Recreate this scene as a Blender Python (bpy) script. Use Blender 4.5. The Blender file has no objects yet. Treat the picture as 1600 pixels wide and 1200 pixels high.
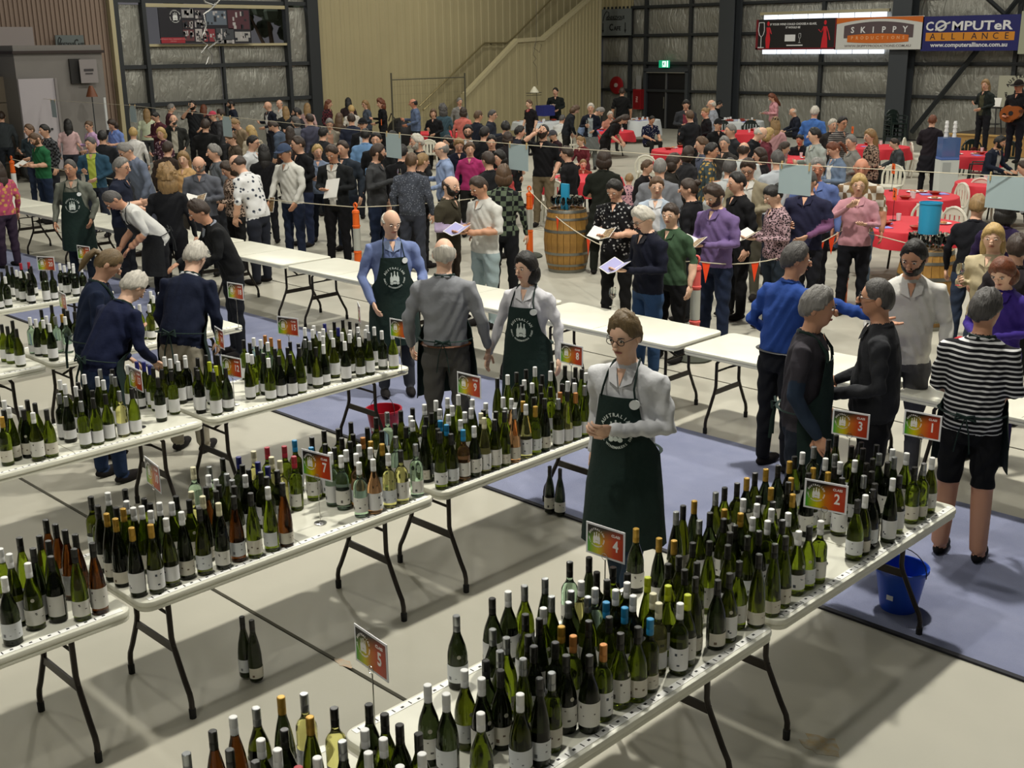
import bpy, bmesh, math, random
import numpy as np
from math import sin, cos, pi, radians, atan2, sqrt, hypot
from mathutils import Vector, Matrix, Quaternion
random.seed(7)
D = bpy.data; S = bpy.context.scene; COL = S.collection

# ------------------------------------------------------------------ camera
F_PX, PITCH, ROLL, YAW, CAM_H = 1790.57, .2873, .0116, -.7773, 3.249
_R = Vector((cos(YAW), -sin(YAW), 0)); _G = Vector((sin(YAW), cos(YAW), 0)); _Z = Vector((0, 0, 1))
_FW = _G*cos(PITCH) - _Z*sin(PITCH); _UP0 = _G*sin(PITCH) + _Z*cos(PITCH)
IR = _R*cos(ROLL) - _UP0*sin(ROLL); IU = _R*sin(ROLL) + _UP0*cos(ROLL)
cd = D.cameras.new('camera'); cam = D.objects.new('camera', cd); COL.objects.link(cam); S.camera = cam
cd.sensor_fit = 'HORIZONTAL'; cd.sensor_width = 36; cd.lens = F_PX/1600*36; cd.clip_end = 200
m = Matrix((IR, IU, -_FW)).transposed().to_4x4(); m.translation = (0, 0, CAM_H); cam.matrix_world = m

# ------------------------------------------------------------------ world, lamps, exposure
S.view_settings.view_transform = 'Standard'; S.view_settings.look = 'None'
S.view_settings.exposure = -0.86; S.view_settings.gamma = 1.0; S.view_settings.use_curve_mapping = False
S.cycles.use_denoising = True
S.cycles.max_bounces = 8; S.cycles.transparent_max_bounces = 8; S.cycles.transmission_bounces = 6
S.cycles.diffuse_bounces = 3; S.cycles.glossy_bounces = 3; S.cycles.caustics_reflective = False; S.cycles.caustics_refractive = False
W = D.worlds.new('hall_air'); S.world = W; W.use_nodes = True
W.node_tree.nodes['Background'].inputs[0].default_value = (.95, 1.0, .93, 1)
W.node_tree.nodes['Background'].inputs[1].default_value = .11
XW = -31.8
def lamp(x, y, z, power, size=.5, col=(1, .965, .86)):
    l = D.lights.new('bay_or_daylight_lamp', 'AREA'); l.shape = 'DISK'; l.size = size; l.energy = power; l.color = col
    o = D.objects.new('bay_or_daylight_lamp', l); COL.objects.link(o); o.location = (x, y, z); return o
for lx, ly, pw in ((-4.8, 8.5, 1550), (-4.8, 2.0, 520), (-3.6, 14.8, 520), (-1.0, -3.5, 300), (-12.5, -2, 260), (-13, 8.5, 620), (-13, 2.5, 300), (-13, 15, 520), (-13, 22, 600), (-3.6, 21.5, 560), (-12, 30, 620),
                   (-22, 8.5, 430), (-22, 15, 520), (-22, 22, 560), (-21, 30, 560), (-28, 27, 330), (-27.5, 18, 330), (-4, 30, 520)):
    lamp(lx, ly, 9, pw, .45)
lamp(XW-4.5, 20.5, 8.5, 900, 3, (.9, .95, 1))          # added area lamp standing in for daylight on the tree outside the left window

# ------------------------------------------------------------------ pixel rays to places on real planes
def ray(px, py):
    return IR*((px-800)/F_PX) + IU*((600-py)/F_PX) + _FW
def at(px, py, z=0.):
    d = ray(px, py); t = (z-CAM_H)/d.z; return Vector((d.x*t, d.y*t, z))
def on_y(px, py, Y):
    d = ray(px, py); t = Y/d.y; return Vector((d.x*t, Y, CAM_H+d.z*t))
def on_x(px, py, X):
    d = ray(px, py); t = X/d.x; return Vector((X, d.y*t, CAM_H+d.z*t))

# ------------------------------------------------------------------ materials
def lin(h):
    if not isinstance(h, str): return tuple(h)[:3]
    h = h.lstrip('#'); v = [int(h[i:i+2], 16)/255 for i in (0, 2, 4)]
    return tuple(c/12.92 if c <= .04045 else ((c+.055)/1.055)**2.4 for c in v)
_M = {}
def M(name, col, rough=.6, metal=0., trans=0., ior=1.45, var=.0, vscale=8., bump=0., bscale=60., emit=0., col2=None, pat=None, ps=10., coat=0., spec=.5, alpha=1.):
    """principled material; var mixes a second tone by noise, pat adds a woven or printed pattern"""
    if name in _M: return _M[name]
    m = D.materials.new(name); m.use_nodes = True; N = m.node_tree.nodes; L = m.node_tree.links
    b = N['Principled BSDF']; c = lin(col)
    b.inputs['Base Color'].default_value = (*c, 1); b.inputs['Roughness'].default_value = rough
    b.inputs['Metallic'].default_value = metal; b.inputs['IOR'].default_value = ior
    b.inputs['Transmission Weight'].default_value = trans; b.inputs['Coat Weight'].default_value = coat
    b.inputs['Specular IOR Level'].default_value = spec; b.inputs['Alpha'].default_value = alpha
    if emit: b.inputs['Emission Color'].default_value = (*c, 1); b.inputs['Emission Strength'].default_value = emit
    c2 = lin(col2) if col2 else tuple(x*.6 for x in c)
    if var or pat or bump:
        tc = N.new('ShaderNodeTexCoord')
        src = None
        if pat in ('stripe', 'vstripe'):
            w = N.new('ShaderNodeTexWave'); w.wave_type = 'BANDS'; w.bands_direction = 'Z' if pat == 'stripe' else 'X'
            w.inputs['Scale'].default_value = ps; w.inputs['Distortion'].default_value = .6; w.inputs['Detail'].default_value = 1
            L.new(tc.outputs['Object'], w.inputs['Vector']); r = N.new('ShaderNodeValToRGB'); L.new(w.outputs['Fac'], r.inputs[0])
            r.color_ramp.elements[0].position = .28; r.color_ramp.elements[1].position = .36; src = r.outputs[0]
        elif pat == 'check':
            k = N.new('ShaderNodeTexChecker'); k.inputs['Scale'].default_value = ps; L.new(tc.outputs['Object'], k.inputs['Vector']); src = k.outputs['Fac']
        elif pat in ('dots', 'floral', 'leopard', 'flecks'):
            v = N.new('ShaderNodeTexVoronoi'); v.inputs['Scale'].default_value = ps; L.new(tc.outputs['Object'], v.inputs['Vector'])
            r = N.new('ShaderNodeValToRGB'); L.new(v.outputs['Distance'], r.inputs[0])
            p = {'dots': (.2, .26), 'floral': (.3, .42), 'leopard': (.42, .5), 'flecks': (.24, .32)}[pat]
            r.color_ramp.elements[0].position = p[0]; r.color_ramp.elements[0].color = (1, 1, 1, 1)
            r.color_ramp.elements[1].position = p[1]; r.color_ramp.elements[1].color = (0, 0, 0, 1); src = r.outputs[0]
        elif var:
            n = N.new('ShaderNodeTexNoise'); n.inputs['Scale'].default_value = vscale; n.inputs['Detail'].default_value = 4
            L.new(tc.outputs['Object'], n.inputs['Vector'])
            mr = N.new('ShaderNodeMapRange'); L.new(n.outputs['Fac'], mr.inputs[0]); mr.inputs[1].default_value = .35; mr.inputs[2].default_value = .65
            mr.inputs[3].default_value = 0; mr.inputs[4].default_value = var; src = mr.outputs[0]
        if src:
            mx = N.new('ShaderNodeMix'); mx.data_type = 'RGBA'; L.new(src, mx.inputs[0])
            mx.inputs[6].default_value = (*c, 1); mx.inputs[7].default_value = (*c2, 1); L.new(mx.outputs[2], b.inputs['Base Color'])
        if bump:
            n = N.new('ShaderNodeTexNoise'); n.inputs['Scale'].default_value = bscale; n.inputs['Detail'].default_value = 3
            L.new(tc.outputs['Object'], n.inputs['Vector']); bp = N.new('ShaderNodeBump'); bp.inputs['Strength'].default_value = bump
            bp.inputs['Distance'].default_value = .02
            L.new(n.outputs['Fac'], bp.inputs['Height']); L.new(bp.outputs[0], b.inputs['Normal'])
    _M[name] = m; return m

# ------------------------------------------------------------------ mesh building
class MB:
    def __init__(s): s.v = []; s.f = []; s.m = []; s.mi = 0
    def add(s, vs, fs, mi=None):
        o = len(s.v); s.v += [tuple(p) for p in vs]; s.f += [tuple(i+o for i in f) for f in fs]
        s.m += [s.mi if mi is None else mi]*len(fs); return s
    def box(s, c, d, mi=None, R=None, bev=0):
        x, y, z = d[0]/2, d[1]/2, d[2]/2
        vs = [Vector((a*x, b*y, e*z)) for e in (-1, 1) for b in (-1, 1) for a in (-1, 1)]
        if R is not None: vs = [R @ p for p in vs]
        c = Vector(c); vs = [p+c for p in vs]
        return s.add(vs, [(0, 2, 3, 1), (4, 5, 7, 6), (0, 1, 5, 4), (1, 3, 7, 5), (3, 2, 6, 7), (2, 0, 4, 6)], mi)
    def lathe(s, prof, n=16, c=(0, 0, 0), mi=None, sx=1, sy=1, cap=True, a0=0, a1=2*pi):
        c = Vector(c); vs = []; fs = []; full = abs(a1-a0-2*pi) < 1e-6; k = n if full else n+1
        for r, z in prof:
            for i in range(k):
                a = a0+(a1-a0)*i/n; vs.append((c.x+r*cos(a)*sx, c.y+r*sin(a)*sy, c.z+z))
        for j in range(len(prof)-1):
            for i in range(n):
                i2 = (i+1) % k if full else i+1
                fs.append((j*k+i, j*k+i2, (j+1)*k+i2, (j+1)*k+i))
        if cap and full:
            fs.append(tuple(range(k))[::-1]); fs.append(tuple((len(prof)-1)*k+i for i in range(k)))
        return s.add(vs, fs, mi)
    def tube(s, pts, r, n=8, mi=None, closed=False, flat=1.):
        pts = [Vector(p) for p in pts]; rs = r if isinstance(r, (list, tuple)) else [r]*len(pts)
        up = Vector((0, 0, 1)); vs = []; fs = []; N = len(pts); prev = None
        for i, p in enumerate(pts):
            if closed: t = pts[(i+1) % N]-pts[i-1]
            else: t = pts[min(i+1, N-1)]-pts[max(i-1, 0)]
            t.normalize()
            if prev is None:
                a = up if abs(t.z) < .9 else Vector((1, 0, 0)); u = t.cross(a).normalized()
            else:
                u = prev - t*prev.dot(t)
                u = u.normalized() if u.length > 1e-6 else t.orthogonal().normalized()
            prev = u; w = t.cross(u)
            for k in range(n):
                a = 2*pi*k/n; vs.append(p+(u*cos(a)+w*sin(a)*flat)*rs[i])
        for j in range(N if closed else N-1):
            for k in range(n):
                j2 = (j+1) % N; fs.append((j*n+k, j*n+(k+1) % n, j2*n+(k+1) % n, j2*n+k))
        if not closed:
            fs.append(tuple(range(n))[::-1]); fs.append(tuple((N-1)*n+k for k in range(n)))
        return s.add(vs, fs, mi)
    def ball(s, c, r, n=12, mi=None, R=None, m=8):
        c = Vector(c); r = Vector((r, r, r)) if not hasattr(r, '__len__') else Vector(r); vs = []; fs = []
        for j in range(m+1):
            t = pi*j/m
            for i in range(n):
                a = 2*pi*i/n; p = Vector((r.x*sin(t)*cos(a), r.y*sin(t)*sin(a), r.z*cos(t)))
                if R is not None: p = R @ p
                vs.append(c+p)
        for j in range(m):
            for i in range(n): fs.append((j*n+i, (j+1)*n+i, (j+1)*n+(i+1) % n, j*n+(i+1) % n))
        return s.add(vs, fs, mi)
    def prism(s, poly, y0, y1, mi=None, plane='xz'):
        """extrude a polygon given in the plane; plane xz extrudes along y, xy along z, yz along x"""
        n = len(poly); vs = []
        for h in (y0, y1):
            for a, b in poly: vs.append((a, h, b) if plane == 'xz' else (a, b, h) if plane == 'xy' else (h, a, b))
        fs = [tuple(range(n))[::-1], tuple(range(n, 2*n))]+[(i, (i+1) % n, n+(i+1) % n, n+i) for i in range(n)]
        return s.add(vs, fs, mi)
    def mesh(s, name, mats, smooth=True):
        me = D.meshes.new(name); me.from_pydata(s.v, [], s.f); me.update()
        for m in (mats if isinstance(mats, (list, tuple)) else [mats]): me.materials.append(m)
        if any(s.m): me.polygons.foreach_set('material_index', s.m)
        bm = bmesh.new(); bm.from_mesh(me); bmesh.ops.recalc_face_normals(bm, faces=bm.faces); bm.to_mesh(me); bm.free()
        if smooth: me.shade_auto(36) if hasattr(me, 'shade_auto') else smooth_auto(me)
        return me
    def build(s, name, mats, parent=None, smooth=True, loc=None):
        return link(name, s.mesh(name, mats, smooth), parent, loc)
def smooth_auto(me, ang=.65):
    me.polygons.foreach_set('use_smooth', [True]*len(me.polygons))
    bm = bmesh.new(); bm.from_mesh(me)
    for e in bm.edges:
        e.smooth = not (len(e.link_faces) == 2 and e.calc_face_angle(0) > ang)
    bm.to_mesh(me); bm.free()
def link(name, me, parent=None, loc=None, rotz=None):
    o = D.objects.new(name, me); COL.objects.link(o)
    if parent is not None: o.parent = parent
    if loc is not None: o.location = loc
    if rotz is not None: o.rotation_euler = (0, 0, rotz)
    return o
def tag(o, label, cat, group=None, kind=None):
    if label: o['label'] = label
    if cat: o['category'] = cat
    if group: o['group'] = group
    if kind: o['kind'] = kind
    return o
def thing(name, label, cat, loc=(0, 0, 0), rotz=0, group=None):
    return tag(link(name, None, None, loc, rotz), label, cat, group)
def struct(o): o['kind'] = 'structure'; return o
def copy_tree(o, parent=None):
    c = o.copy(); COL.objects.link(c)
    if parent is not None: c.parent = parent
    for ch in KIDS.get(o.name, []) or list(o.children): copy_tree(ch, c)
    return c
KIDS = {}
def freeze(o):
    KIDS[o.name] = list(o.children)
    for c in o.children: freeze(c)
def setmat(o, i, m):
    o.material_slots[i].link = 'OBJECT'; o.material_slots[i].material = m
_TX = {}
def text_mesh(body, size, depth=.002, bold=False, align='CENTER', squash=1.):
    k = (body, size, depth, bold, align, squash)
    if k in _TX: return _TX[k]
    c = D.curves.new('text', 'FONT'); c.body = body; c.size = size; c.extrude = depth; c.align_x = align; c.align_y = 'CENTER'
    c.resolution_u = 2
    if bold: c.offset = size*.022
    o = D.objects.new('text', c); COL.objects.link(o); dg = bpy.context.evaluated_depsgraph_get()
    me = D.meshes.new_from_object(o.evaluated_get(dg)); D.objects.remove(o); D.curves.remove(c)
    v = [(p.co.x*squash, 0, p.co.y) if 0 else (p.co.x*squash, p.co.z, p.co.y) for p in me.vertices]; f = [tuple(p.vertices) for p in me.polygons]
    D.meshes.remove(me); _TX[k] = (v, f); return v, f
def put_text(mb, body, size, c, mi=None, depth=.002, bold=False, R=None, squash=1., align='CENTER'):
    """letters standing in the xz plane, read from -y"""
    v, f = text_mesh(body, size, depth, bold, align, squash); c = Vector(c)
    mb.add([((R @ Vector((x, -y, z))) if R is not None else Vector((x, -y, z)))+c for x, y, z in v], f, mi)

NUM = 'one two three four five six seven eight nine ten eleven twelve thirteen fourteen fifteen sixteen seventeen eighteen nineteen twenty'.split()
ORD = 'first second third fourth fifth sixth seventh eighth ninth tenth eleventh twelfth thirteenth fourteenth fifteenth sixteenth seventeenth eighteenth nineteenth twentieth'.split()
ORD += ['twenty-'+o for o in ORD[:9]] + ['thirtieth'] + ['thirty-'+o for o in ORD[:9]]

# ------------------------------------------------------------------ floor, carpet
MAT_CONC = M('concrete', '#b4b0a2', .5, var=.55, vscale=.55, col2='#96958a', bump=.05, bscale=14, spec=.35)
fl = struct(MB().box((-15, 15, -.12), (90, 90, .2)).build('floor', M('joint_filler', '#3c3a34', .9), smooth=False))
edges = [-28, -2.7, 3.33, 9.3, 15.3, 21.3, 27.3, 33.3, 58]
for a, b in zip(edges, edges[1:]):
    MB().box((-15, (a+b)/2, -.011), (90, b-a-.028, .022)).build('floor_slab', MAT_CONC, fl, smooth=False)
car = MB().box((-22, 6.78, .006), (44.2, 2.12, .010)).build('carpet', M('blue_carpet', '#8388a2', .95, var=.5, vscale=3, col2='#6f7592', bump=.5, bscale=180), smooth=False)
tag(car, 'long blue grey carpet laid on the concrete across the table rows', 'carpet')
eb = MB(); eb.box((-22, 5.70, .007), (44.2, .035, .013)); eb.build('carpet_edge', M('carpet_binding', '#23232a', .8), car, smooth=False)
def stain(px, py, r, sx, col, label):
    p = at(px, py, 0); b = MB(); rng = random.Random(px); poly = [(p.x+r*sx*rng.uniform(.6, 1)*cos(k*pi/9), p.y+r*rng.uniform(.6, 1)*sin(k*pi/9)) for k in range(18)]
    b.prism(poly, .0004, .0016, plane='xy'); tag(b.build('paint_stain', M('stain_'+col, col, .8, var=1, vscale=22, col2='#a29d8e'), smooth=False), label, 'stain')
stain(1285, 1165, .10, 1.2, '#a3906c', 'faded orange paint stain on the concrete before the front table')
stain(537, 1036, .035, 2.4, '#b39478', 'small pale orange paint mark on concrete beside the class five sign')

# ------------------------------------------------------------------ folding tables
TW, TL, TZ = .76, 1.86, .74
MAT_TOP = M('white_plastic', '#d9d8c9', .38, var=.25, vscale=5, col2='#c6c4b4', bump=.06, bscale=260)
MAT_LEG = M('brown_steel', '#2a2420', .42, metal=.35)
MAT_STRIP = M('paper_strip', '#f1f1ec', .6); MAT_INK = M('black_ink', '#15151a', .6)
def rrect(w, l, r, n=5):
    p = []
    for cx, cy, a in ((w/2-r, l/2-r, 0), (-w/2+r, l/2-r, 90), (-w/2+r, -l/2+r, 180), (w/2-r, -l/2+r, 270)):
        for i in range(n+1):
            t = radians(a+90*i/n); p.append((cx+r*cos(t), cy+r*sin(t)))
    return p
def make_table():
    t = thing('folding_table', None, 'table')
    b = MB(); lay = [(-.018, 0, 0), (-.004, -.006, 0), (0, -.016, 0), (0, -.040, 0), (-.010, -.046, 0), (-.012, -.048, 0)]
    polys = [[(x, y, z) for x, y in rrect(TW+2*i, TL+2*i, .065+i)] for i, z, _ in [(-.012, TZ, 0), (-.003, TZ-.004, 0), (0, TZ-.012, 0), (0, TZ-.026, 0), (-.006, TZ-.031, 0), (-.004, TZ-.036, 0), (-.004, TZ-.052, 0), (-.012, TZ-.055, 0)]]
    n = len(polys[0]); vs = [p for q in polys for p in q]
    fs = [tuple(range(n)), tuple(range((len(polys)-1)*n, len(polys)*n))[::-1]]
    for j in range(len(polys)-1): fs += [(j*n+i, j*n+(i+1) % n, (j+1)*n+(i+1) % n, (j+1)*n+i) for i in range(n)]
    b.add(vs, fs); b.build('tabletop', MAT_TOP, t)
    MB().box((0, 0, TZ+.0006), (TW-.05, .006, .0012)).build('fold_seam', M('seam_line', '#a9a696', .6), t, smooth=False)  # thin greyer strip marks the fold line across the top
    for sy in (-1, 1):
        y = sy*(TL/2-.23)
        for sx in (-1, 1):
            path = [(sx*.10, y-sy*.05, .69), (sx*.155, y-sy*.03, .655), (sx*.175, y, .60), (sx*.175, y, .40), (sx*.185, y, .36), (sx*.27, y, .19), (sx*.305, y, .13), (sx*.315, y, .09), (sx*.315, y, .03)]
            MB().tube(path, .0145, 8).build('leg', MAT_LEG, t)
            MB().lathe([(.018, 0), (.019, .05), (.015, .055)], 8, (sx*.315, y, 0)).build('foot_cap', M('black_rubber', '#121212', .7), t)
        MB().box((0, y, .345), (.40, .012, .045)).build('crossbar', MAT_LEG, t, smooth=False)
        MB().tube([(-.175, y, .53), (.175, y, .53)], .009, 6).build('spreader', MAT_LEG, t)
        b = MB(); b.tube([(0, y, .53), (0, y-sy*.36, .685)], .010, 6); b.tube([(-.1, y-sy*.38, .685), (.1, y-sy*.38, .685)], .010, 6)
        b.tube([(-.17, y-sy*.05, .682), (.17, y-sy*.05, .682)], .011, 6); b.build('brace', MAT_LEG, t)
    return t
TABLE = make_table(); freeze(TABLE); _tables = [0]
def strip_on(t):
    for sx in (-1, 1):
        b = MB(); b.box((sx*(TW/2-.036), 0, TZ+.0012), (.034, TL-.09, .0014), 0)
        k = int((TL-.1)/.085)
        for i in range(k):
            y = -TL/2+.07+i*.085; b.box((sx*(TW/2-.036), y, TZ+.0022), (.022, .005, .0009), 1)
            b.box((sx*(TW/2-.040), y+.042, TZ+.0022), (.010, .014, .0007), 1)
        b.build('number_strip', [MAT_STRIP, MAT_INK], t, smooth=False)
def table(cx, cy, rz, label, group, strip=False):
    t = TABLE if _tables[0] == 0 else copy_tree(TABLE)
    _tables[0] += 1; t.location = (cx, cy, 0); t.rotation_euler = (0, 0, rz); t['label'] = label; t['group'] = group
    if strip: strip_on(t)
    return t
# rows of bottle tables run along y; (x of the right-hand edge, slight turn, y of the joints)
ROWS = [(-2.396, 6.03, 3), (-4.668, 6.04, 3), (-6.90, 5.87, 3), (-9.19, 5.77, 2), (-11.62, 5.72, 2)]
STEP = 1.905
TLAB = {(0, 0): 'white folding table at the far right end carrying the class one, two and three signs', (0, 1): 'white folding table with bottles behind the class four sign',
        (0, 2): 'white folding table cut by the lower edge behind the class five sign', (1, 0): 'white folding table with the class eight and nine signs',
        (1, 1): 'white folding table with the class seven and ten signs', (1, 2): 'white folding table with brown bottles left of the class ten sign',
        (2, 0): 'white folding table with the class eleven, twelve and fifteen signs', (2, 1): 'white folding table with the class thirteen sign',
        (3, 0): 'white folding table behind the two stooping volunteers in navy', (3, 1): 'white folding table with green glass bottles at the left edge',
        (4, 0): 'white folding table behind the ponytailed volunteer', (4, 1): 'white folding table holding dark red wine bottles at the left edge',
        (2, 2): 'white folding table leaving the left edge below the green glass bottles'}
for r, (xe, ye, n) in enumerate(ROWS):
    for k in range(n):
        if (r, k) not in TLAB: continue
        table(xe-TW/2+random.uniform(-.006, .006), ye-TL/2-.02-k*STEP, random.uniform(-.006, .006), TLAB[(r, k)], 'bottle tables in rows', True)
# the serving bar: tables end to end along x
BY, BX0, BL = 7.81+TW/2, -5.681, 1.944
BLAB = ['right of the blue-shirted pointing man', 'behind the smiling man in the green apron', 'under the wine glass behind the volunteer woman', 'behind the woman in the white shirt and apron',
        'behind the blue-shirted volunteer', 'left of the first orange bollard', 'behind the man in the black sweater', 'behind the white T-shirted volunteer', 'beside the khaki-shirted volunteer',
        'at the left edge below the green T-shirt', 'beyond the left edge']
for k in range(-3, 9):
    x = BX0 - k*BL - BL/2 + 0
    lb = {-3: 'white folding table at the right edge before the woman in purple', -2: 'white folding table in front of the bearded man in white', -1: 'white folding table with two rounded corners showing beside the blue shirt'}.get(k) or 'white folding table of the long bar '+BLAB[k+1 if k+1 < len(BLAB) else -1]
    if k == 8: lb = 'white folding table of the long bar, furthest along at the left edge'
    table(x, BY, pi/2, lb, 'bar of tables placed end to end')
# ------------------------------------------------------------------ wine bottles
# each bottle: x y of its cap in the photograph, cap colour, optional shape (B burgundy, R flute, X bordeaux) and glass
ROW1 = """713,962,sB 769,935,b 794,924,w 825,915,s 846,904,s 862,932,s 888,941,s 894,924,s 849,950,w 821,960,b 842,972,b 869,980,o 896,992,p 771,984,s 797,995,s
830,989,b 841,1006,b 862,1004,b 889,1024,b 781,1017,s 813,1030,s 759,1032,b 785,1047,b 726,1047,wB 753,1059,w 668,1070,wB 697,1084,wB 814,1084,wB 862,1051,s 846,1062,b
751,1114,wB 665,1181,w 577,1101,bB 601,1116,bB 624,1132,bB 653,1146,bB 522,1106,bXc 540,1160,s 570,1140,w 597,1155,w 566,1174,w 626,1198,w 501,1182,w 475,1084,sXc 438,1089,oR
401,1106,s 364,1120,wRa 484,1120,oR 332,1142,bRa 444,1140,b 408,1156,w 369,1172,b 429,1172,w 291,1177,s 392,1187,b 466,1199,r 897,879,bXk 915,871,b 940,894,bX 955,888,b 957,904,b
976,899,b 994,826,oB 1035,840,oR 1060,847,o 1049,802,sR 1066,792,b 1082,784,oR 1093,813,s 1061,869,b 1084,850,b 1044,881,b 1089,879,b 1070,890,b 1087,902,b 913,910,wXc 941,918,wXk
920,933,s 967,919,wX 984,914,w 990,926,wX 1007,925,cX 1005,904,y 1029,914,y 1074,930,y 948,941,uX 972,948,uX 1016,967,uX 1039,942,cXc 1054,942,wX 952,964,b 996,980,b 916,972,b
971,989,bB 943,1007,pX 917,1024,b 1119,769,s 1132,762,b 1152,755,b 1167,747,o 1180,739,b 1197,733,o 1216,727,b 1234,721,o 1242,713,b 1254,707,w 1272,698,sX 1305,710,s 1297,718,w
1320,724,w 1326,716,w 1305,728,b 1259,739,b 1272,731,o 1293,738,o 1241,747,o 1226,755,b 1213,763,o 1184,776,b 1164,780,w 1184,788,w 1132,796,o 1157,802,o 1132,811,b 1110,801,b
1208,784,b 1237,770,o 1205,795,w 1230,801,w 1178,810,w 1203,818,w 1155,820,b 1212,810,b 1142,832,b 1184,828,b 1168,837,b 1248,830,w 1228,838,b 1265,822,b 1283,814,wX 1211,850,b
1181,866,bRh 1164,877,b 1130,850,bRh 1103,844,bRg 1122,906,b 1140,896,b 1352,774,w 1341,781,bB 1365,764,b 1351,743,s 1316,747,b 1375,709,s 1395,702,w 1397,714,s 1397,750,wR
1362,737,b 1377,757,b 1417,708,w 1457,715,w 1444,724,s 1430,730,b 1406,743,b 1307,680,b 1295,687,b 1331,697,b 1346,691,b 1352,702,b 1370,695,b 1362,716,b 1350,724,b 1385,722,b"""
ROW2 = """417,699,rX 424,714,cXc 437,720,cXc 444,697,rX 460,688,uX 459,713,rX 487,683,bX 486,699,u 506,673,bX 508,694,bX 528,670,b 523,700,b 535,684,b 548,660,b 554,679,b 547,690,b
562,695,w 569,683,p 579,699,w 577,689,oX 594,694,oX 585,653,b 584,667,b 596,672,b 606,644,sXk 617,662,b 625,642,b 618,682,sXk 634,667,b 644,638,b 642,651,wXk 651,657,w 659,650,bR
663,632,w 665,665,bR 674,645,b 681,626,w 690,640,w 690,659,u 685,669,b 699,622,wR 704,646,w 708,636,w 704,664,u 716,617,wR 721,642,w 719,658,w 732,673,ur 692,676,b 711,681,bB
746,667,wB 743,626,w 753,631,w 738,637,w 755,647,c 765,641,b 786,621,wX 785,639,s 779,656,cRc 767,659,b 799,623,wRr 517,707,wXk 532,712,wXk 539,703,w 556,709,wXr 564,722,wXk
581,719,wBr 607,709,wXc 628,705,bXc 649,694,sXk 419,761,wR 445,757,bRa 777,591,bR 793,586,wR 807,582,b 820,577,b 819,594,w 834,573,w 830,599,w 817,602,b 817,616,b 817,627,o
834,621,b 829,632,wRc 813,645,sRr 844,635,oX 846,614,b 847,586,b 848,601,b 860,565,b 860,580,w 861,606,bX 859,629,bR 875,601,b 876,611,p 876,622,sX 885,572,b 887,596,w 897,574,b
909,577,b 902,600,w 905,615,pB 894,612,bRc 913,584,w 905,591,b 919,594,b 923,610,bB 929,589,w 934,606,s 797,643,bR 764,641,bB 140,773,bX 167,770,w 166,787,b 177,794,b 193,765,bXc
150,808,oR 164,815,oR 192,829,oR 188,797,oR 195,785,w 207,794,w 224,789,wR 225,779,b 233,797,wR 233,820,oR 234,787,b 248,782,wR 259,789,w 259,810,wR 277,776,b 283,800,wR 290,782,b
311,794,bR 299,769,cXc 315,775,cR 319,761,bRa 328,744,wX 341,786,cR 336,767,bR 367,775,bRa 389,771,bR 71,812,bRa 86,819,bRa 101,828,bRa 61,837,bR 75,845,bR 117,835,bRa 117,857,bR
142,849,bRa 55,857,bR 75,869,bB 13,865,wR 43,880,wB 1,858,w 6,902,wB 302,730,cXk 326,729,sXk 349,716,bX 371,714,nX 380,727,bX 392,733,bX 396,705,cXc 339,750,wXk 354,740,s
367,748,s 376,745,w 347,755,b 360,759,b 402,722,nX 414,731,nX 405,736,bX 416,745,bX 432,735,bX 30,840,bR 152,790,b"""
ROW3 = """93,594,wX 92,615,sX 102,619,s 104,600,w 118,604,w 127,595,b 136,585,w 125,609,bX 126,627,sX 147,589,w 154,580,s 161,594,w 144,610,b 145,622,b 164,616,b 167,585,s 179,589,s
186,611,sXc 175,577,b 194,568,w 205,607,b 212,565,n 224,566,n 233,571,n 254,557,wX 265,561,wX 274,553,w 283,555,w 278,565,wX 296,560,w 306,574,b 305,560,b 270,579,bX 251,577,bX
240,575,bX 246,590,bX 296,581,bX 319,555,b 326,565,y 337,572,yX 333,581,bB 352,575,bB 340,555,b 387,552,w 397,554,w 6,626,w 21,634,w 31,637,w 8,641,b 5,650,oX 25,642,b 42,625,b
54,630,b 51,645,wB 72,640,bB 379,531,bX 390,536,bX 401,541,b 396,528,wXk 407,531,wXk 413,524,p 423,528,p 436,531,p 418,535,wXk 419,560,wB 415,552,b 421,545,b 438,556,bB 453,534,b
452,544,b 459,553,bB 466,537,b 476,512,w 488,515,w 490,509,w 499,519,w 476,530,s 486,534,s 475,549,bR 491,542,b 505,539,w 506,525,w 507,506,n 505,514,w 522,503,b 517,517,w 528,512,n
519,529,wB 536,500,b 535,520,w 546,502,b 547,516,w 545,522,w 539,534,wB 557,505,b 561,511,w 559,519,s 572,509,w 572,517,w 568,527,wX 584,511,w 582,522,s 599,517,wX 612,517,wB"""
ROW4 = """64,484,b 80,477,bR 99,482,b 20,501,b 25,514,bB 11,510,bB 2,507,b 46,496,wXk 57,499,w 65,500,w 75,494,w 85,494,sXk 77,506,wB 94,492,o 101,495,wXk 107,486,b 114,487,b 121,499,o
235,455,w 239,462,w 221,476,w 229,476,wX 249,457,w 355,468,wB 246,490,w"""
ROW5 = """10,415,b 18,417,b 28,410,r 25,422,wX 31,424,wX 41,409,r 42,425,wX 54,404,b 93,412,wX 100,415,wX 107,410,wX 114,412,wX 115,417,wX 127,415,wX 75,425,bX 2,425,b 48,416,b 25,442,bX
10,435,wX 55,430,bX 86,424,bX"""
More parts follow.
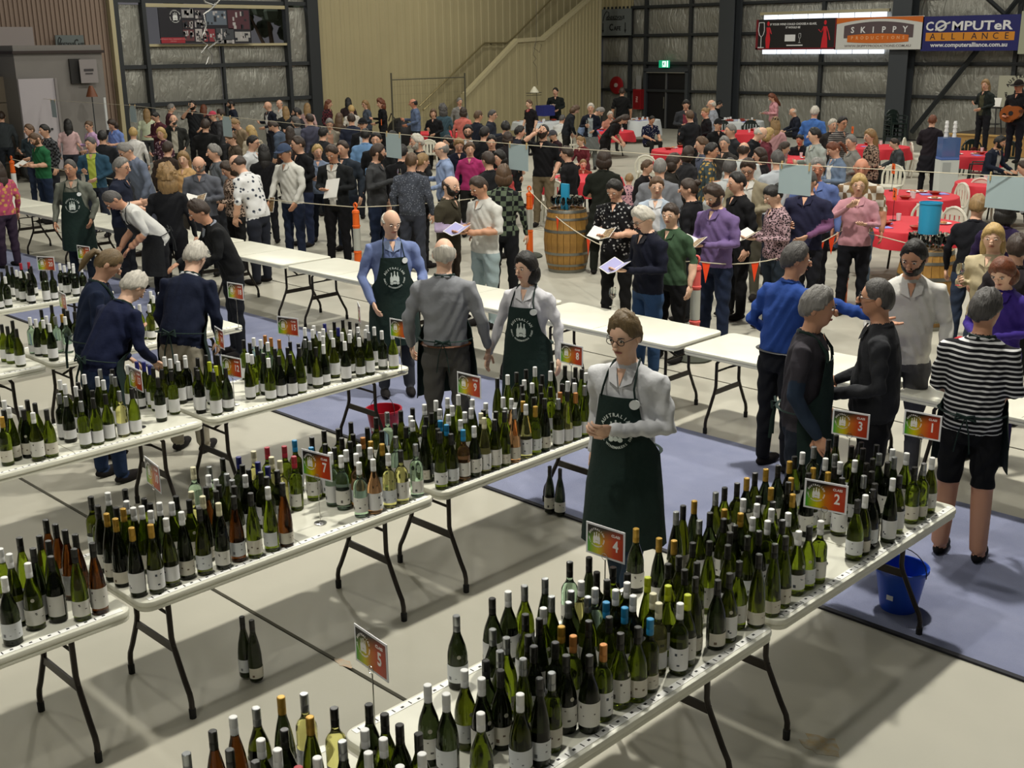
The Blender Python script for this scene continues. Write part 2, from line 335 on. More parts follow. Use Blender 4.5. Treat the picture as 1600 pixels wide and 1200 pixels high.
CAPS = {'w': ('white', '#dcdcda', .35, 0), 's': ('silver', '#8f9192', .3, .75), 'b': ('black', '#191816', .32, 0), 'o': ('gold', '#b08a35', .35, .45), 'u': ('sky blue', '#1f7fb0', .35, 0),
        'y': ('lime yellow', '#a9b414', .4, 0), 'r': ('red', '#a02434', .4, 0), 'n': ('navy blue', '#23266e', .35, 0), 'c': ('cream', '#cfc9a8', .4, 0), 'p': ('copper', '#b0763c', .35, .4)}
GLASS = {'g': ('olive', '#66761a'), 'd': ('dark green', '#28301a'), 'k': ('pale green', '#b9d6bd'), 'c': ('clear yellow', '#d9d58a'), 'a': ('amber', '#5c3210'), 'r': ('pink', '#dba878'), 'h': ('deep olive', '#4a5212')}
CAPM = {k: M('cap_'+v[0], v[1], v[2], v[3]) for k, v in CAPS.items()}
def glassmat(k):
    nm, h = GLASS[k]; dark = k in 'gdah'
    return M('glass_'+nm, h, .04, trans=.94 if dark else .97, ior=1.36 if dark else 1.3, spec=.5)
GLM = {k: glassmat(k) for k in GLASS}
SHAPES = {  # radius/height of the glass, up to the cap
 'B': ([(.030, 0), (.0395, .003), (.0415, .012), (.0415, .135), (.040, .155), (.034, .185), (.024, .215), (.0165, .238), (.0145, .255), (.0143, .262)], .258, .318, .0155),
 'R': ([(.028, 0), (.0365, .003), (.0385, .012), (.0385, .115), (.037, .15), (.031, .20), (.022, .245), (.0155, .272), (.0140, .290), (.0138, .297)], .292, .350, .0150),
 'X': ([(.030, 0), (.0365, .003), (.0385, .012), (.0385, .178), (.0370, .193), (.030, .208), (.0195, .221), (.0155, .235), (.0148, .255), (.0146, .262)], .258, .318, .0155)}
def bottle_meshes(s):
    prof, c0, c1, cr = SHAPES[s]
    g = MB().lathe(prof, 18).mesh('bottle_glass_'+s, GLM['g'])
    c = MB().lathe([(cr-.0008, c0-.012), (cr, c0-.006), (cr, c0+.016), (cr-.0009, c0+.018), (cr, c0+.020), (cr, c1-.002), (cr-.0022, c1)], 12).mesh('bottle_cap_'+s, CAPM['w'])
    return g, c
BM = {s: bottle_meshes(s) for s in SHAPES}
INKS = [('#d8d6cf', '#55534f'), ('#dcdcdc', '#3d4550'), ('#cfcabc', '#6a5a48'), ('#d6d9dc', '#7d8086')]
def label_mesh(i, r, z0, z1, arc):
    b = MB(); n = 22; vs = []; fs = []
    a0, a1 = -arc/2, arc/2; r += .0009
    for z in (z0, z1):
        for k in range(n+1):
            a = a0+(a1-a0)*k/n; vs.append((r*cos(a), r*sin(a), z))
    fs = [(k, k+1, n+2+k, n+1+k) for k in range(n)]; b.add(vs, fs, 0)
    r2 = r+.0004   # printed lines and emblem on the paper
    def patch(a, b_, za, zb):
        v = [(r2*cos(q), r2*sin(q), z) for z in (za, zb) for q in (a, (a+b_)/2, b_)]
        b.add(v, [(0, 1, 4, 3), (1, 2, 5, 4)], 1)
    h = z1-z0; rng = random.Random(i)
    for k in range(3):
        a = rng.uniform(-.7, 1.2); w = rng.uniform(.1, .3); z = z0+h*rng.uniform(.2, .8)
        patch(a, a+w, z, z+h*rng.uniform(.03, .12))
    patch(-1.3, -1.0, z0+h*.15, z0+h*.35)
    return b
def label_variants():
    out = []
    for i in range(10):
        z0 = random.choice([.022, .028, .035]); h = random.choice([.06, .075, .085, .10]); arc = random.choice([3.6, 4.2, 4.8, 5.3])
        p = INKS[i % 4]; mats = [M('label_paper_%d' % (i % 4), p[0], .6), M('label_ink_%d' % (i % 4), p[1], .6)]
        b = {s: label_mesh(i, SHAPES[s][0][2][0]+.0006, z0, z0+h, arc).mesh('bottle_label', mats) for s in SHAPES}; out.append(b)
    return out
LABS = label_variants()
DOT = MB().lathe([(.0085, 0), (.0085, .001)], 10, (0, 0, 0)).mesh('medal_sticker', M('medal_sticker', '#b9b6a6', .4, .3))
for s in SHAPES:   # the 3 prototypes share data through these
    pass
def parse(txt, row):
    out = []; rng = random.Random(row+3)
    for tok in txt.split():
        x, y, c = tok.split(','); cap, sh, gl = c[0], None, None
        for ch in c[1:]:
            if ch in 'BRX': sh = ch
            else: gl = ch
        u = rng.random()
        if sh is None: sh = 'B' if u < .66 else 'X' if u < .84 else 'R'
        if gl is None: gl = rng.choice('gghdd') if row != 4 else 'd'
        z = TZ+SHAPES[sh][2]
        p = at(float(x), float(y), z); out.append([p.x, p.y, cap, sh, gl, int(x), int(y)])
    return out
def relax(bs, xe, yend, n):
    lo, hi = xe-TW+.05, xe-.075
    # centre the measured cloud on the table before clamping the strays
    for _ in range(90):
        for i, a in enumerate(bs):
            for b in bs[i+1:]:
                dx, dy = b[0]-a[0], b[1]-a[1]; d = hypot(dx, dy)
                if d < .0865:
                    if d < 1e-4: dx, dy, d = .01, .01, .0141
                    k = (.0868-d)/2/d; a[0] -= dx*k; a[1] -= dy*k; b[0] += dx*k; b[1] += dy*k
        for a in bs:
            a[0] = min(max(a[0], lo), hi); a[1] = min(max(a[1], yend-n*STEP+.05), yend-.10)
            k = (yend-.02-a[1]) % STEP                                     # keep off the joints between tables
            if k < .055: a[1] -= .055-k
            elif k > STEP-.085: a[1] += k-(STEP-.085)
ALLB = []
for r, txt in enumerate((ROW1, ROW2, ROW3, ROW4, ROW5)):
    bs = parse(txt, r); relax(bs, ROWS[r][0], ROWS[r][1], ROWS[r][2]); ALLB += [b+[r] for b in bs]
PX = {}
def scale_of(b): return F_PX/((Vector((b[0], b[1], .9))-Vector((0, 0, CAM_H))).dot(_FW))
ALLB.sort(key=lambda b: -scale_of(b))
SINGLE, REST = ALLB[:318], ALLB[318:]
TABN = {(0, 0): 'class three table', (0, 1): 'class four table', (0, 2): 'class five table', (1, 0): 'class nine table', (1, 1): 'class seven table', (1, 2): 'brown bottle table',
        (2, 0): 'class twelve table', (2, 1): 'class thirteen table', (2, 2): 'left edge table'}
lines = {}
for b in SINGLE:
    r = b[7]; xe, ye, n = ROWS[r]; k = min(int((ye-.02-b[1])//STEP), n-1); ln = min(max(int((xe-.04-b[0])/.0985), 0), 6)
    lines.setdefault((r, k, ln), []).append(b)
def make_bottle(b, i, label, group, proto={}):
    key = b[3]; rng = random.Random(i*31+7)
    root = link('wine_bottle', BM[key][0], None, (b[0], b[1], b[8] if len(b) > 8 else TZ+.0008), rng.uniform(-.5, .5)-.75)
    setmat(root, 0, GLM[b[4]]); tag(root, label, 'bottle', group)
    c = link('cap', BM[key][1], root); setmat(c, 0, CAPM[b[2]])
    lb = LABS[rng.randrange(len(LABS))][key]; l = link('paper_label', lb, root, None, rng.uniform(-.9, .9))
    if rng.random() < .3 and key == 'B':
        d = link('medal', DOT, root, (.0395*cos(.4), .0395*sin(.4), .150)); d.rotation_euler = (0, pi/2-.12, .4)
    return root
cnt = 0
for (r, k, ln), bs in sorted(lines.items()):
    bs.sort(key=lambda b: b[1])
    for j, b in enumerate(bs):
        nm = 'front' if ln == 0 else ORD[ln]
        lab = '%s-capped %s bottle, %s from the left in the %s line, %s' % (CAPS[b[2]][0].replace(' ', '-'), GLASS[b[4]][0].replace(' ', '-'), ORD[j], nm, TABN[(r, k)])
        make_bottle(b, cnt, lab, 'wine bottles set out on the judging tables'); cnt += 1
# two pairs standing on the floor
for (px, py, lab, sh) in ((859, 802, 'dark bottle on the floor beside the apron, left one of the pair', 'R'), (875, 806, 'dark bottle on the floor beside the apron, right one of the pair', 'R'),
                          (386, 1058, 'dark bottle on the floor in front of class seven table, back one of the pair', 'R'), (401, 1064, 'dark bottle on the floor in front of class seven table, front one of the pair', 'R')):
    p = at(px, py, 0); make_bottle([p.x, p.y, 'b', sh, 'd', 0, 0, 0, .0125], px, lab, 'spare bottles in pairs on the floor')
# the smallest ones together
sb = MB(); gi = list(GLASS); ci = list(CAPS)
for i, b in enumerate(REST):
    prof, c0, c1, cr = SHAPES[b[3]]; o = (b[0], b[1], TZ+.0008)
    sb.lathe(prof, 12, o, gi.index(b[4])); sb.lathe([(cr, c0-.01), (cr, c1-.002), (cr-.002, c1)], 10, o, len(gi)+ci.index(b[2]))
    rr = prof[2][0]+.0006; z0 = random.choice([.02, .03]); a = random.uniform(-1.5, -.1)
    sb.lathe([(rr, z0), (rr, z0+random.choice([.06, .08, .095]))], 12, o, len(gi)+len(ci), cap=False, a0=a-2.1, a1=a+2.1)
tag(sb.build('wine_bottles', [GLM[k] for k in gi]+[CAPM[k] for k in ci]+[M('label_paper_1', '#dcdcdc', .6)]), 'crowd of wine bottles on the three rows of tables at upper left', 'bottles', None, 'stuff')

# ------------------------------------------------------------------ class signs on wire stands
def logo_mesh(b, c, s, mi, ring=True, depth=.0008):
    """three bottles over three blobs in a ring of lettering, drawn in the xz plane, read from -y"""
    cx, cy, cz = c
    for k, (dx, dz) in enumerate(((-.30, -.06), (0, .08), (.30, -.02))):
        pr = [(.05, .62), (.05, .30), (.15, .08), (.15, -.34)]
        poly = [(-x, z) for x, z in pr]+[(x, z) for x, z in pr[::-1]]
        b.prism([(cx+(dx+x)*s, cz+(dz+z)*s) for x, z in poly], cy, cy-depth, mi)
        b.prism([(cx+(dx+.17*cos(t))*s, cz+(dz*.4-.50+.15*sin(t))*s) for t in [q*pi/4 for q in range(8)]], cy, cy-depth, mi)
    if ring:
        for word, a0, a1, flip in (('AUSTRALIAN', 155, 25, 0), ('SMALL WINEMAKERS SHOW', 185, 355, 1)):
            for k, ch in enumerate(word):
                if ch == ' ': continue
                a = radians(a0+(a1-a0)*k/(len(word)-1)); R = Matrix.Rotation(-(a-pi/2) + (pi if flip else 0), 3, 'Y')
                put_text(b, ch, .30*s if not flip else .21*s, (cx+1.0*s*cos(a), cy-depth*.5, cz+1.0*s*sin(a)), mi, depth*.5, True, R)
def gradient_mat():
    m = D.materials.new('class_card_print'); m.use_nodes = True; N = m.node_tree.nodes; L = m.node_tree.links; b = N['Principled BSDF']; b.inputs['Roughness'].default_value = .3
    tc = N.new('ShaderNodeTexCoord'); sp = N.new('ShaderNodeSeparateXYZ'); L.new(tc.outputs['Object'], sp.inputs[0])
    def ramp(src, lo, hi, els):
        mr = N.new('ShaderNodeMapRange'); L.new(src, mr.inputs[0]); mr.inputs[1].default_value = lo; mr.inputs[2].default_value = hi
        r = N.new('ShaderNodeValToRGB'); L.new(mr.outputs[0], r.inputs[0]); e = r.color_ramp.elements
        e[0].position, e[0].color = els[0][0], (*lin(els[0][1]), 1); e[1].position, e[1].color = els[-1][0], (*lin(els[-1][1]), 1)
        for p, c in els[1:-1]: q = e.new(p); q.color = (*lin(c), 1)
        return r.outputs[0]
    h = ramp(sp.outputs['X'], -.095, .095, [(0, '#3fa52e'), (.28, '#d2c80f'), (.5, '#d0761a'), (.75, '#c7401c'), (1, '#b03a1e')])
    fac = N.new('ShaderNodeMath'); fac.operation = 'MULTIPLY_ADD'; L.new(sp.outputs['X'], fac.inputs[0]); fac.inputs[1].default_value = -.28; L.new(sp.outputs['Z'], fac.inputs[2])
    mr = N.new('ShaderNodeMapRange'); L.new(fac.outputs[0], mr.inputs[0]); mr.inputs[1].default_value = .004; mr.inputs[2].default_value = .062
    mx = N.new('ShaderNodeMix'); mx.data_type = 'RGBA'; L.new(mr.outputs[0], mx.inputs[0]); L.new(h, mx.inputs[6]); mx.inputs[7].default_value = (*lin('#15100f'), 1)
    L.new(mx.outputs[2], b.inputs['Base Color']); return m
GRAD = gradient_mat(); WHITE_CARD = M('white_card', '#e6e6ea', .45); WHITE_INK = M('white_ink', '#f0ece8', .5)
CHROME = M('chrome_wire', '#b8b8b4', .22, 1)
CARD = MB().box((0, 0, 0), (.215, .003, .152)).mesh('card', WHITE_CARD, False)
_b = MB().box((0, -.0021, 0), (.195, .001, .132)); PRINT = _b.mesh('card_print', GRAD, False)
_b = MB(); logo_mesh(_b, (-.047, -.0028, .010), .042, 0); put_text(_b, 'CLASS', .017, (.058, -.003, .043), 0, .0004, True); LOGO = _b.mesh('card_logo', WHITE_INK, False)
def sign(num, cx, cy, h, yaw, where):
    p = at(cx, cy, TZ+h); t = thing('class_sign', where, 'sign', (p.x, p.y, TZ+.001), yaw, 'class number cards on wire stands')
    b = MB(); b.lathe([(.036, 0), (.035, .004), (.006, .007), (.003, .012)], 16); b.build('base_disc', CHROME, t)
    b = MB(); b.tube([(0, 0, .01), (0, 0, h-.085)], .0028, 6)
    b.tube([(.016*cos(a), -.006, h-.068+.016*sin(a)) for a in [k*pi/6 for k in range(12)]], .0014, 5, closed=True); b.build('wire_stand', CHROME, t)
    link('card', CARD, t, (0, 0, h)); link('card_print', PRINT, t, (0, 0, h)); link('card_logo', LOGO, t, (0, 0, h))
    b = MB(); put_text(b, num, .075 if len(num) < 2 else .066, (0, -.003, 0), 0, .0005, True, squash=.8); b.build('number', WHITE_INK, t, smooth=False, loc=(.058, 0, h-.006))
for s in (('5', 580, 1020, .40, -.10, 'class five card on a wire stand, nearest sign at the lower edge'), ('4', 946, 848, .37, .06, 'class four card on a wire stand in front of the walking man'),
          ('2', 1290, 776, .36, .22, 'class two card, largest sign among the right-hand bottles'), ('3', 1329, 663, .40, .18, 'class three card behind the class two sign'),
          ('1', 1441, 665, .40, .10, 'class one card at the far right table end'), ('9', 733, 602, .36, .05, 'class nine card before the grey-trousered volunteer'),
          ('8', 893, 554, .36, .02, 'class eight card beside the walking man'), ('7', 495, 727, .34, .18, 'class seven card with open tabletop at its base'),
          ('10', 239, 742, .36, -.16, 'class ten card over gold-capped flutes'), ('13', 212, 592, .35, -.08, 'class thirteen card beside navy-capped bottles'),
          ('12', 362, 573, .29, .15, 'class twelve card at the joint of the third row'), ('15', 450, 510, .36, .28, 'class fifteen card in front of the blue carpet'),
          ('11', 625, 514, .36, .12, 'class eleven card at the far end of the third row'), ('14', 343, 528, .34, -.25, 'narrow-looking card just behind the class twelve card'),
          ('18', 368, 455, .36, .15, 'card beside the single white-labelled bottle on the short table end'), ('21', 98, 470, .36, -.15, 'card above the green bottles left of the ponytailed volunteer'),
          ('20', 72, 412, .36, .5, 'card standing among dark red wine bottles at left'), ('17', 131, 395, .40, .2, 'card partly hidden behind the ponytail'),
          ('16', 561, 489, .36, -.58, 'card turned almost edge-on above the third row')):
    sign(*s)

# ------------------------------------------------------------------ buckets
def bucket(x, y, col, label, h=.27, r0=.105, r1=.15):
    t = thing('bucket', label, 'bucket', (x, y, .012)); m = M('bucket_'+col, col, .35)
    MB().lathe([(0.001, .004), (r0-.004, .004), (r0, 0), (r1, h), (r1+.009, h), (r1+.009, h-.018), (r1+.004, h-.02), (r1-.001, h-.004), (r1-.006, h-.002), (r0-.006, .012), (.001, .012)], 24, cap=False).build('pail', m, t)
    b = MB(); b.tube([((r1+.012)*cos(a), (r1+.012)*sin(a)*.25-.02, h-.03+(r1)*sin(a)*.9) for a in [k*pi/12 for k in range(13)]], .003, 6); b.build('handle', M('bucket_handle', '#1c1c22', .5), t)
    MB().prism([(-.02, .09), (.02, .09), (.02, .12), (-.02, .12)], -r0-.018, -r0-.020).build('sticker', WHITE_CARD, t)
p = at(1388, 962, 0); bucket(p.x, p.y+.12, '#1747b4', 'blue plastic bucket under the front row table end')
p = at(585, 690, 0); bucket(p.x+.02, p.y+.1, '#a8172c', 'red plastic bucket under the class eleven table end')
# ------------------------------------------------------------------ people
SK = {'a': '#cfa288', 'b': '#be8d70', 'c': '#dcb49a', 'd': '#b87c62'}
SKM = {k: M('skin_'+k, v, .55, var=.25, vscale=14, col2='#b8836a') for k, v in SK.items()}
HAIRC = {'k': '#16120f', 'b': '#33241a', 'm': '#57402b', 'l': '#8d7048', 'y': '#b89a62', 'g': '#7d7a76', 'w': '#c2bcb0', 'r': '#6b3a22', 'e': '#4d4a48'}
def strands(m):
    N = m.node_tree.nodes; L = m.node_tree.links; tc = [n for n in N if n.type == 'TEX_COORD'][0]; mp = N.new('ShaderNodeMapping'); mp.inputs['Scale'].default_value = (1, 1, .18); L.new(tc.outputs['Object'], mp.inputs[0])
    for n in N:
        if n.type == 'TEX_NOISE': L.new(mp.outputs[0], n.inputs['Vector'])
    return m
HRM = {k: strands(M('hair_'+k, v, .5, var=.8, vscale=60, bump=.35, bscale=110)) for k, v in HAIRC.items()}
EYE = M('eye_dark', '#1c1512', .35); EYEW = M('eye_white', '#d8d0c8', .4); LIP = M('lips', '#a8655a', .5)
def dull(h, k=.20, d=.95):
    if len(h) == 4: h = '#'+''.join(c*2 for c in h[1:])
    v = [int(h[i:i+2], 16) for i in (1, 3, 5)]; g = .3*v[0]+.59*v[1]+.11*v[2]
    return '#'+''.join('%02x' % int(min(255, (c+(g-c)*k)*d)) for c in v)
def cloth(spec):
    """'#hex' or 'pattern #a #b scale'"""
    q = [dull(t) if t[0] == '#' else t for t in spec.split()]; spec = ' '.join(q)
    if len(q) == 1: return M('cloth_'+spec, spec, .88, var=.35, vscale=6, bump=.25, bscale=22, spec=.25)
    return M('cloth_'+spec, q[1], .88, pat=q[0], col2=q[2], ps=float(q[3]), bump=.2, bscale=22, spec=.25)
RX = lambda a: Matrix.Rotation(radians(a), 3, 'X')
RZ = lambda a: Matrix.Rotation(radians(a), 3, 'Z')
POSES = {  # side: (elbow, wrist) in the chest frame, for x<0 then x>0
 'stand': [((-.245, .03, 1.13), (-.25, -.06, .885)), ((.245, .03, 1.13), (.25, -.05, .885))],
 'book': [((-.235, -.01, 1.13), (-.075, -.27, 1.13)), ((.235, -.01, 1.13), (.075, -.27, 1.13))],
 'glass': [((-.25, 0, 1.14), (-.13, -.27, 1.24)), ((.245, .03, 1.13), (.25, -.04, .885))],
 'chat': [((-.25, 0, 1.14), (-.10, -.25, 1.18)), ((.24, 0, 1.14), (.10, -.22, 1.05))],
 'drink': [((-.25, -.14, 1.28), (-.07, -.19, 1.50)), ((.245, .03, 1.13), (.2, -.16, 1.0))],
 'fold': [((-.24, -.03, 1.15), (.08, -.18, 1.17)), ((.24, -.03, 1.15), (-.08, -.20, 1.20))],
 'lean': [((-.235, -.10, 1.16), (-.14, -.36, 1.08)), ((.235, -.08, 1.16), (.12, -.34, 1.02))],
 'hang': [((-.24, -.06, 1.14), (-.21, -.20, .92)), ((.24, -.04, 1.14), (.2, -.16, .92))],
 'table': [((-.24, -.08, 1.16), (-.13, -.32, 1.11)), ((.24, -.08, 1.16), (.13, -.32, 1.11))],
 'point': [((-.42, -.14, 1.36), (-.66, -.27, 1.33)), ((.25, .05, 1.14), (.14, -.18, 1.08))],
 'wave': [((-.27, -.10, 1.22), (-.10, -.26, 1.37)), ((.24, -.02, 1.13), (.10, -.25, 1.17))],
 'walk': [((-.26, .08, 1.15), (-.30, -.04, .93)), ((.27, -.04, 1.14), (.06, -.25, 1.17))],
 'guitar': [((-.26, .02, 1.14), (-.10, -.26, 1.02)), ((.26, -.12, 1.16), (.38, -.30, 1.22))],
 'up': [((-.22, -.26, 1.48), (-.06, -.20, 1.62)), ((.245, .03, 1.13), (.22, -.10, .95))],
}
def add_hand(b, w, d, n, side, curl, mi=0):
    d = d.normalized(); n = (n-d*n.dot(d)).normalized(); s = n.cross(d)*side
    R = Matrix((d, s, n)).transposed()
    b.ball(w+d*.050, (.054, .042, .017), 10, mi, R, 6)
    for k, (o, L) in enumerate(((-.030, .066), (-.010, .078), (.011, .073), (.031, .056))):
        p = w+d*.088+s*(-o); a = radians(curl*.5+4*k*0); pts = [w+d*.06+s*(-o)*.9, p]
        for j, f in enumerate((.44, .31, .25)):
            dd = d*cos(a)+n*sin(a); pts.append(pts[-1]+dd*L*f); a += radians(curl)
        b.tube(pts, [.0095, .0095, .009, .0082, .0066], 6, mi)
    p = w+d*.022+s*.030
    b.tube([p, p+(d*.55+s*.75+n*.25).normalized()*.036, p+(d*.55+s*.75+n*.25).normalized()*.036+(d*.9+s*.25+n*.45).normalized()*.042], [.0125, .0115, .0085], 6, mi)
def body(name, pose, lean=0, look=0, nod=8, sit=False, woman=False, stride=0, curl=22, voxel=.017, fat=1., skirt=False, shorts=False, arms=None, hemz=.875):
    A = arms or POSES[pose]; prim = MB(); seg = []
    dz = -.44 if sit else 0
    piv = Vector((0, 0, .93))
    Rc = RX(lean)
    def up(p):                                       # chest frame to body frame
        p = Vector(p); t = min(max((p.z-.90)/.22, 0), 1)
        q = RX(lean*t) @ (p-piv)+piv if t < 1 else Rc @ (p-piv)+piv
        return q+Vector((0, 0, dz))
    sw = .92 if woman else 1.; hw = 1.04 if woman else .97
    rings = [(.80, .13*hw, .10), (.86, .168*hw, .115), (.93, .172*hw, .122*fat), (1.02, .158*sw*sqrt(fat), .118*fat), (1.10, .158*sw*sqrt(fat), .122*fat), (1.20, .170*sw, .122*sqrt(fat)), (1.29, .180*sw, .122), (1.37, .182*sw, .108), (1.425, .150*sw, .085), (1.46, .085, .066), (1.48, .06, .06)]
    vs = []; n = 20
    for z, rx, ry in rings:
        by = -.012 if (woman and 1.22 < z < 1.34) else 0
        for k in range(n):
            a = 2*pi*k/n; vs.append(up((rx*cos(a), ry*sin(a)*(1.12 if by and sin(a) < 0 else 1)-(.02*(fat-1)*8 if sin(a) < 0 and .9 < z < 1.2 else 0)*abs(sin(a)), z)))
    fs = [(j*n+k, j*n+(k+1) % n, (j+1)*n+(k+1) % n, (j+1)*n+k) for j in range(len(rings)-1) for k in range(n)]
    fs += [tuple(range(n))[::-1], tuple((len(rings)-1)*n+k for k in range(n))]
    prim.add(vs, fs)
    seg.append((up((0, 0, 1.0)), up((0, 0, 1.36)), .13, 'T')); seg.append((up((-.13*sw, 0, 1.385)), up((.13*sw, 0, 1.385)), .06, 'T'))
    # head on its neck
    hb = up((0, -.005, 1.44)); Rh = Rc @ RZ(look) @ RX(nod); hc = up((0, -.015, 1.50))+Rc @ RX(nod*.5) @ Vector((0, -.02, .125))
    prim.tube([hb-(hc-hb)*.3, hb, hc-(hc-hb)*.25], [.062, .056, .054], 12)
    prim.ball(hc, (.076, .096, .112), 18, None, Rh, 12); prim.ball(hc+Rh @ Vector((0, -.028, -.062)), (.054, .058, .056), 14, None, Rh, 10)
    seg.append((hb+(hc-hb)*.12, hc, .055, 'S')); seg.append((hc, hc+Vector((0, 0, .01)), .11, 'S'))
    hands = []
    for sd, (e, w) in zip((-1, 1), A):
        sh = up((sd*.178*sw, .0, 1.385)); e = up((e[0]*(.95 if woman else 1), e[1], e[2])); w = up(w)
        k = .88 if woman else 1.
        prim.tube([up((sd*.10, 0, 1.385)), sh, sh.lerp(e, .5), e, e.lerp(w, .35), w, w+(w-e).normalized()*.02], [.055*k, .062*k, .053*k, .047*k, .045*k, .034*k, .030*k], 12)
        seg.append((sh, sh.lerp(e, .60), .05*k, 'T')); seg.append((sh.lerp(e, .60), e, .047*k, 'U')); seg.append((e, e.lerp(w, .9), .04*k, 'F')); hands.append((sd, e, w))
    if sit:
        for sd in (-1, 1):
            h, kn, an = Vector((sd*.09, .02, .50)), Vector((sd*.13, -.40, .50)), Vector((sd*.13, -.38, .09))
            prim.tube([h, h.lerp(kn, .5), kn, kn.lerp(an, .4), an], [.092, .080, .064, .058, .046], 12); seg.append((h, kn, .08, 'P')); seg.append((kn, kn.lerp(an, .5), .055, 'P')); seg.append((kn.lerp(an, .5), an, .05, 'Q'))
            prim.ball(an+Vector((0, -.07, -.045)), (.045, .13, .045), 12, None, None, 8); seg.append((an+Vector((0, .03, -.05)), an+Vector((0, -.15, -.05)), .04, 'B'))
    else:
        for sd in (-1, 1):
            st = stride*sd; h = Vector((sd*.088, 0, .88)); kn = Vector((sd*.10, -st*.55-(.03 if stride else 0), .49)); an = Vector((sd*.115, -st, .085+(.05 if st < 0 else 0)))
            prim.tube([h, h.lerp(kn, .5), kn, kn.lerp(an, .35), an], [.094, .083, .064, .062, .052], 12); seg.append((h, kn, .08, 'P')); seg.append((kn, kn.lerp(an, .45), .055, 'P')); seg.append((kn.lerp(an, .45), an, .05, 'Q'))
            prim.ball(an+Vector((0, -.065, -.043)), (.046, .135, .044), 12, None, None, 8); seg.append((an+Vector((0, .03, -.05)), an+Vector((0, -.15, -.055)), .04, 'B'))
        seg.append((Vector((0, 0, .90)), Vector((0, 0, .80)), .13, 'P'))
    if skirt:
        prim.lathe([(.15, .95), (.19, .80), (.23, .52), (.24, .50), (.10, .52)], 20, (0, 0, 0), None, 1, .8); seg.append((Vector((0, 0, .9)), Vector((0, 0, .55)), .2, 'P'))
    ob = D.objects.new('raw', prim.mesh('raw', [], False)); COL.objects.link(ob)
    rm = ob.modifiers.new('r', 'REMESH'); rm.mode = 'VOXEL'; rm.voxel_size = voxel
    sm = ob.modifiers.new('s', 'SMOOTH'); sm.factor = .5; sm.iterations = 3
    dg = bpy.context.evaluated_depsgraph_get(); me = D.meshes.new_from_object(ob.evaluated_get(dg))
    nv = len(me.vertices); co = np.empty(nv*3, 'f'); me.vertices.foreach_get('co', co); co = co.reshape(-1, 3)
    # cloth folds: small relief on the clothed parts
    rng = np.random.RandomState(len(name)+nv % 97)
    faces = [tuple(p.vertices) for p in me.polygons]; fc = np.array([co[list(f)].mean(0) for f in faces])
    lab = np.full(len(fc), 'P'); best = np.full(len(fc), 9.)
    for a, b_, r, L in seg:
        a = np.array(a); d = np.array(b_)-a; t = np.clip(((fc-a) @ d)/max(d @ d, 1e-9), 0, 1); dist = np.linalg.norm(fc-a-t[:, None]*d, axis=1)-r
        k = dist < best; best[k] = dist[k]; lab[k] = L
    hem = hemz+dz
    inv = np.array(Rc.transposed()); ch = (fc-np.array(piv)-np.array((0, 0, dz))) @ inv.T + np.array(piv)   # chest coordinates
    torso = (lab == 'T') | ((lab == 'P') & (ch[:, 2] > hemz+.005) & (np.abs(ch[:, 0]) < .23) & (fc[:, 1] > -.2) & (best < .08) & (fc[:, 2] > hem if not lean else True))
    idx = {'S': 0, 'T': 1, 'U': 10, 'F': 2, 'P': 3, 'Q': 5, 'B': 4}
    mi = np.array([idx[l] for l in lab]); mi[torso & (lab != 'S')] = 1
    mi[(mi == 1) & (ch[:, 1] < -.03) & (np.abs(ch[:, 0]) < .055+.03*(ch[:, 2]-1.1)) & (ch[:, 2] < 1.46)] = 6
    mi[(ch[:, 1] < -9) & (ch[:, 2] > 1.405) & (np.abs(ch[:, 0]) < (ch[:, 2]-1.395)*.75) & (lab == 'T')] = 0
    if shorts: mi[(lab == 'P') & (fc[:, 2] < .52)] = 5
    cl = np.isin(mi, (1, 2, 3, 6, 10))
    disp = np.zeros((nv, 3)); cnt = np.zeros(nv)
    nz = .0075*np.sin(co[:, 2]*38+6*np.sin(co[:, 0]*11+co[:, 1]*7))*np.sin(co[:, 0]*21+co[:, 1]*17+co[:, 2]*9)
    vmask = np.zeros(nv, bool)
    for f in np.array([f for f, c in zip(faces, cl) if c and len(f) == 4]).T: vmask[f] = True
    nor = np.empty(nv*3, 'f'); me.vertices.foreach_get('normal', nor); co = co+nor.reshape(-1, 3)*(nz*vmask)[:, None]
    D.objects.remove(ob); D.meshes.remove(me)
    B = MB(); B.v = [tuple(map(float, c)) for c in co]; B.f = faces; B.m = [int(q) for q in mi]
    # nose, ears, eyes, brows, mouth, collar, hands
    H = lambda x, y, z: hc+Rh @ Vector((x, y, z))
    B.ball(H(0, -.103, -.012), (.013, .016, .022), 8, 0, Rh, 6); B.ball(H(0, -.110, -.026), (.016, .013, .010), 8, 0, Rh, 6)
    for sd in (-1, 1):
        B.ball(H(sd*.077, .012, -.008), (.010, .020, .031), 8, 0, Rh, 6)
        B.ball(H(sd*.031, -.0865, .010), (.0135, .008, .0065), 8, 9, Rh, 6); B.ball(H(sd*.031, -.0925, .010), (.0062, .004, .0062), 6, 7, Rh, 4)
        B.tube([H(sd*.048, -.083, .026), H(sd*.032, -.0945, .031), H(sd*.016, -.0965, .027)], [.002, .0038, .0028], 5, 7)
    B.tube([H(-.023, -.0815, -.060), H(-.010, -.0905, -.0575), H(.010, -.0905, -.0575), H(.023, -.0815, -.060)], [.002, .0055, .0055, .002], 6, 8)
    cc = [up((.068*cos(a)*1.0, .062*sin(a)+(-.004), 1.452+.016*sin(a))) for a in [radians(t) for t in range(-62, 243, 20)]]
    B.tube(cc, [.010]+[.014]*(len(cc)-2)+[.010], 6, 11)
    cy = lambda z: -(.108-(z-1.37)*.42 if z < 1.425 else .085-(z-1.425)*.54)
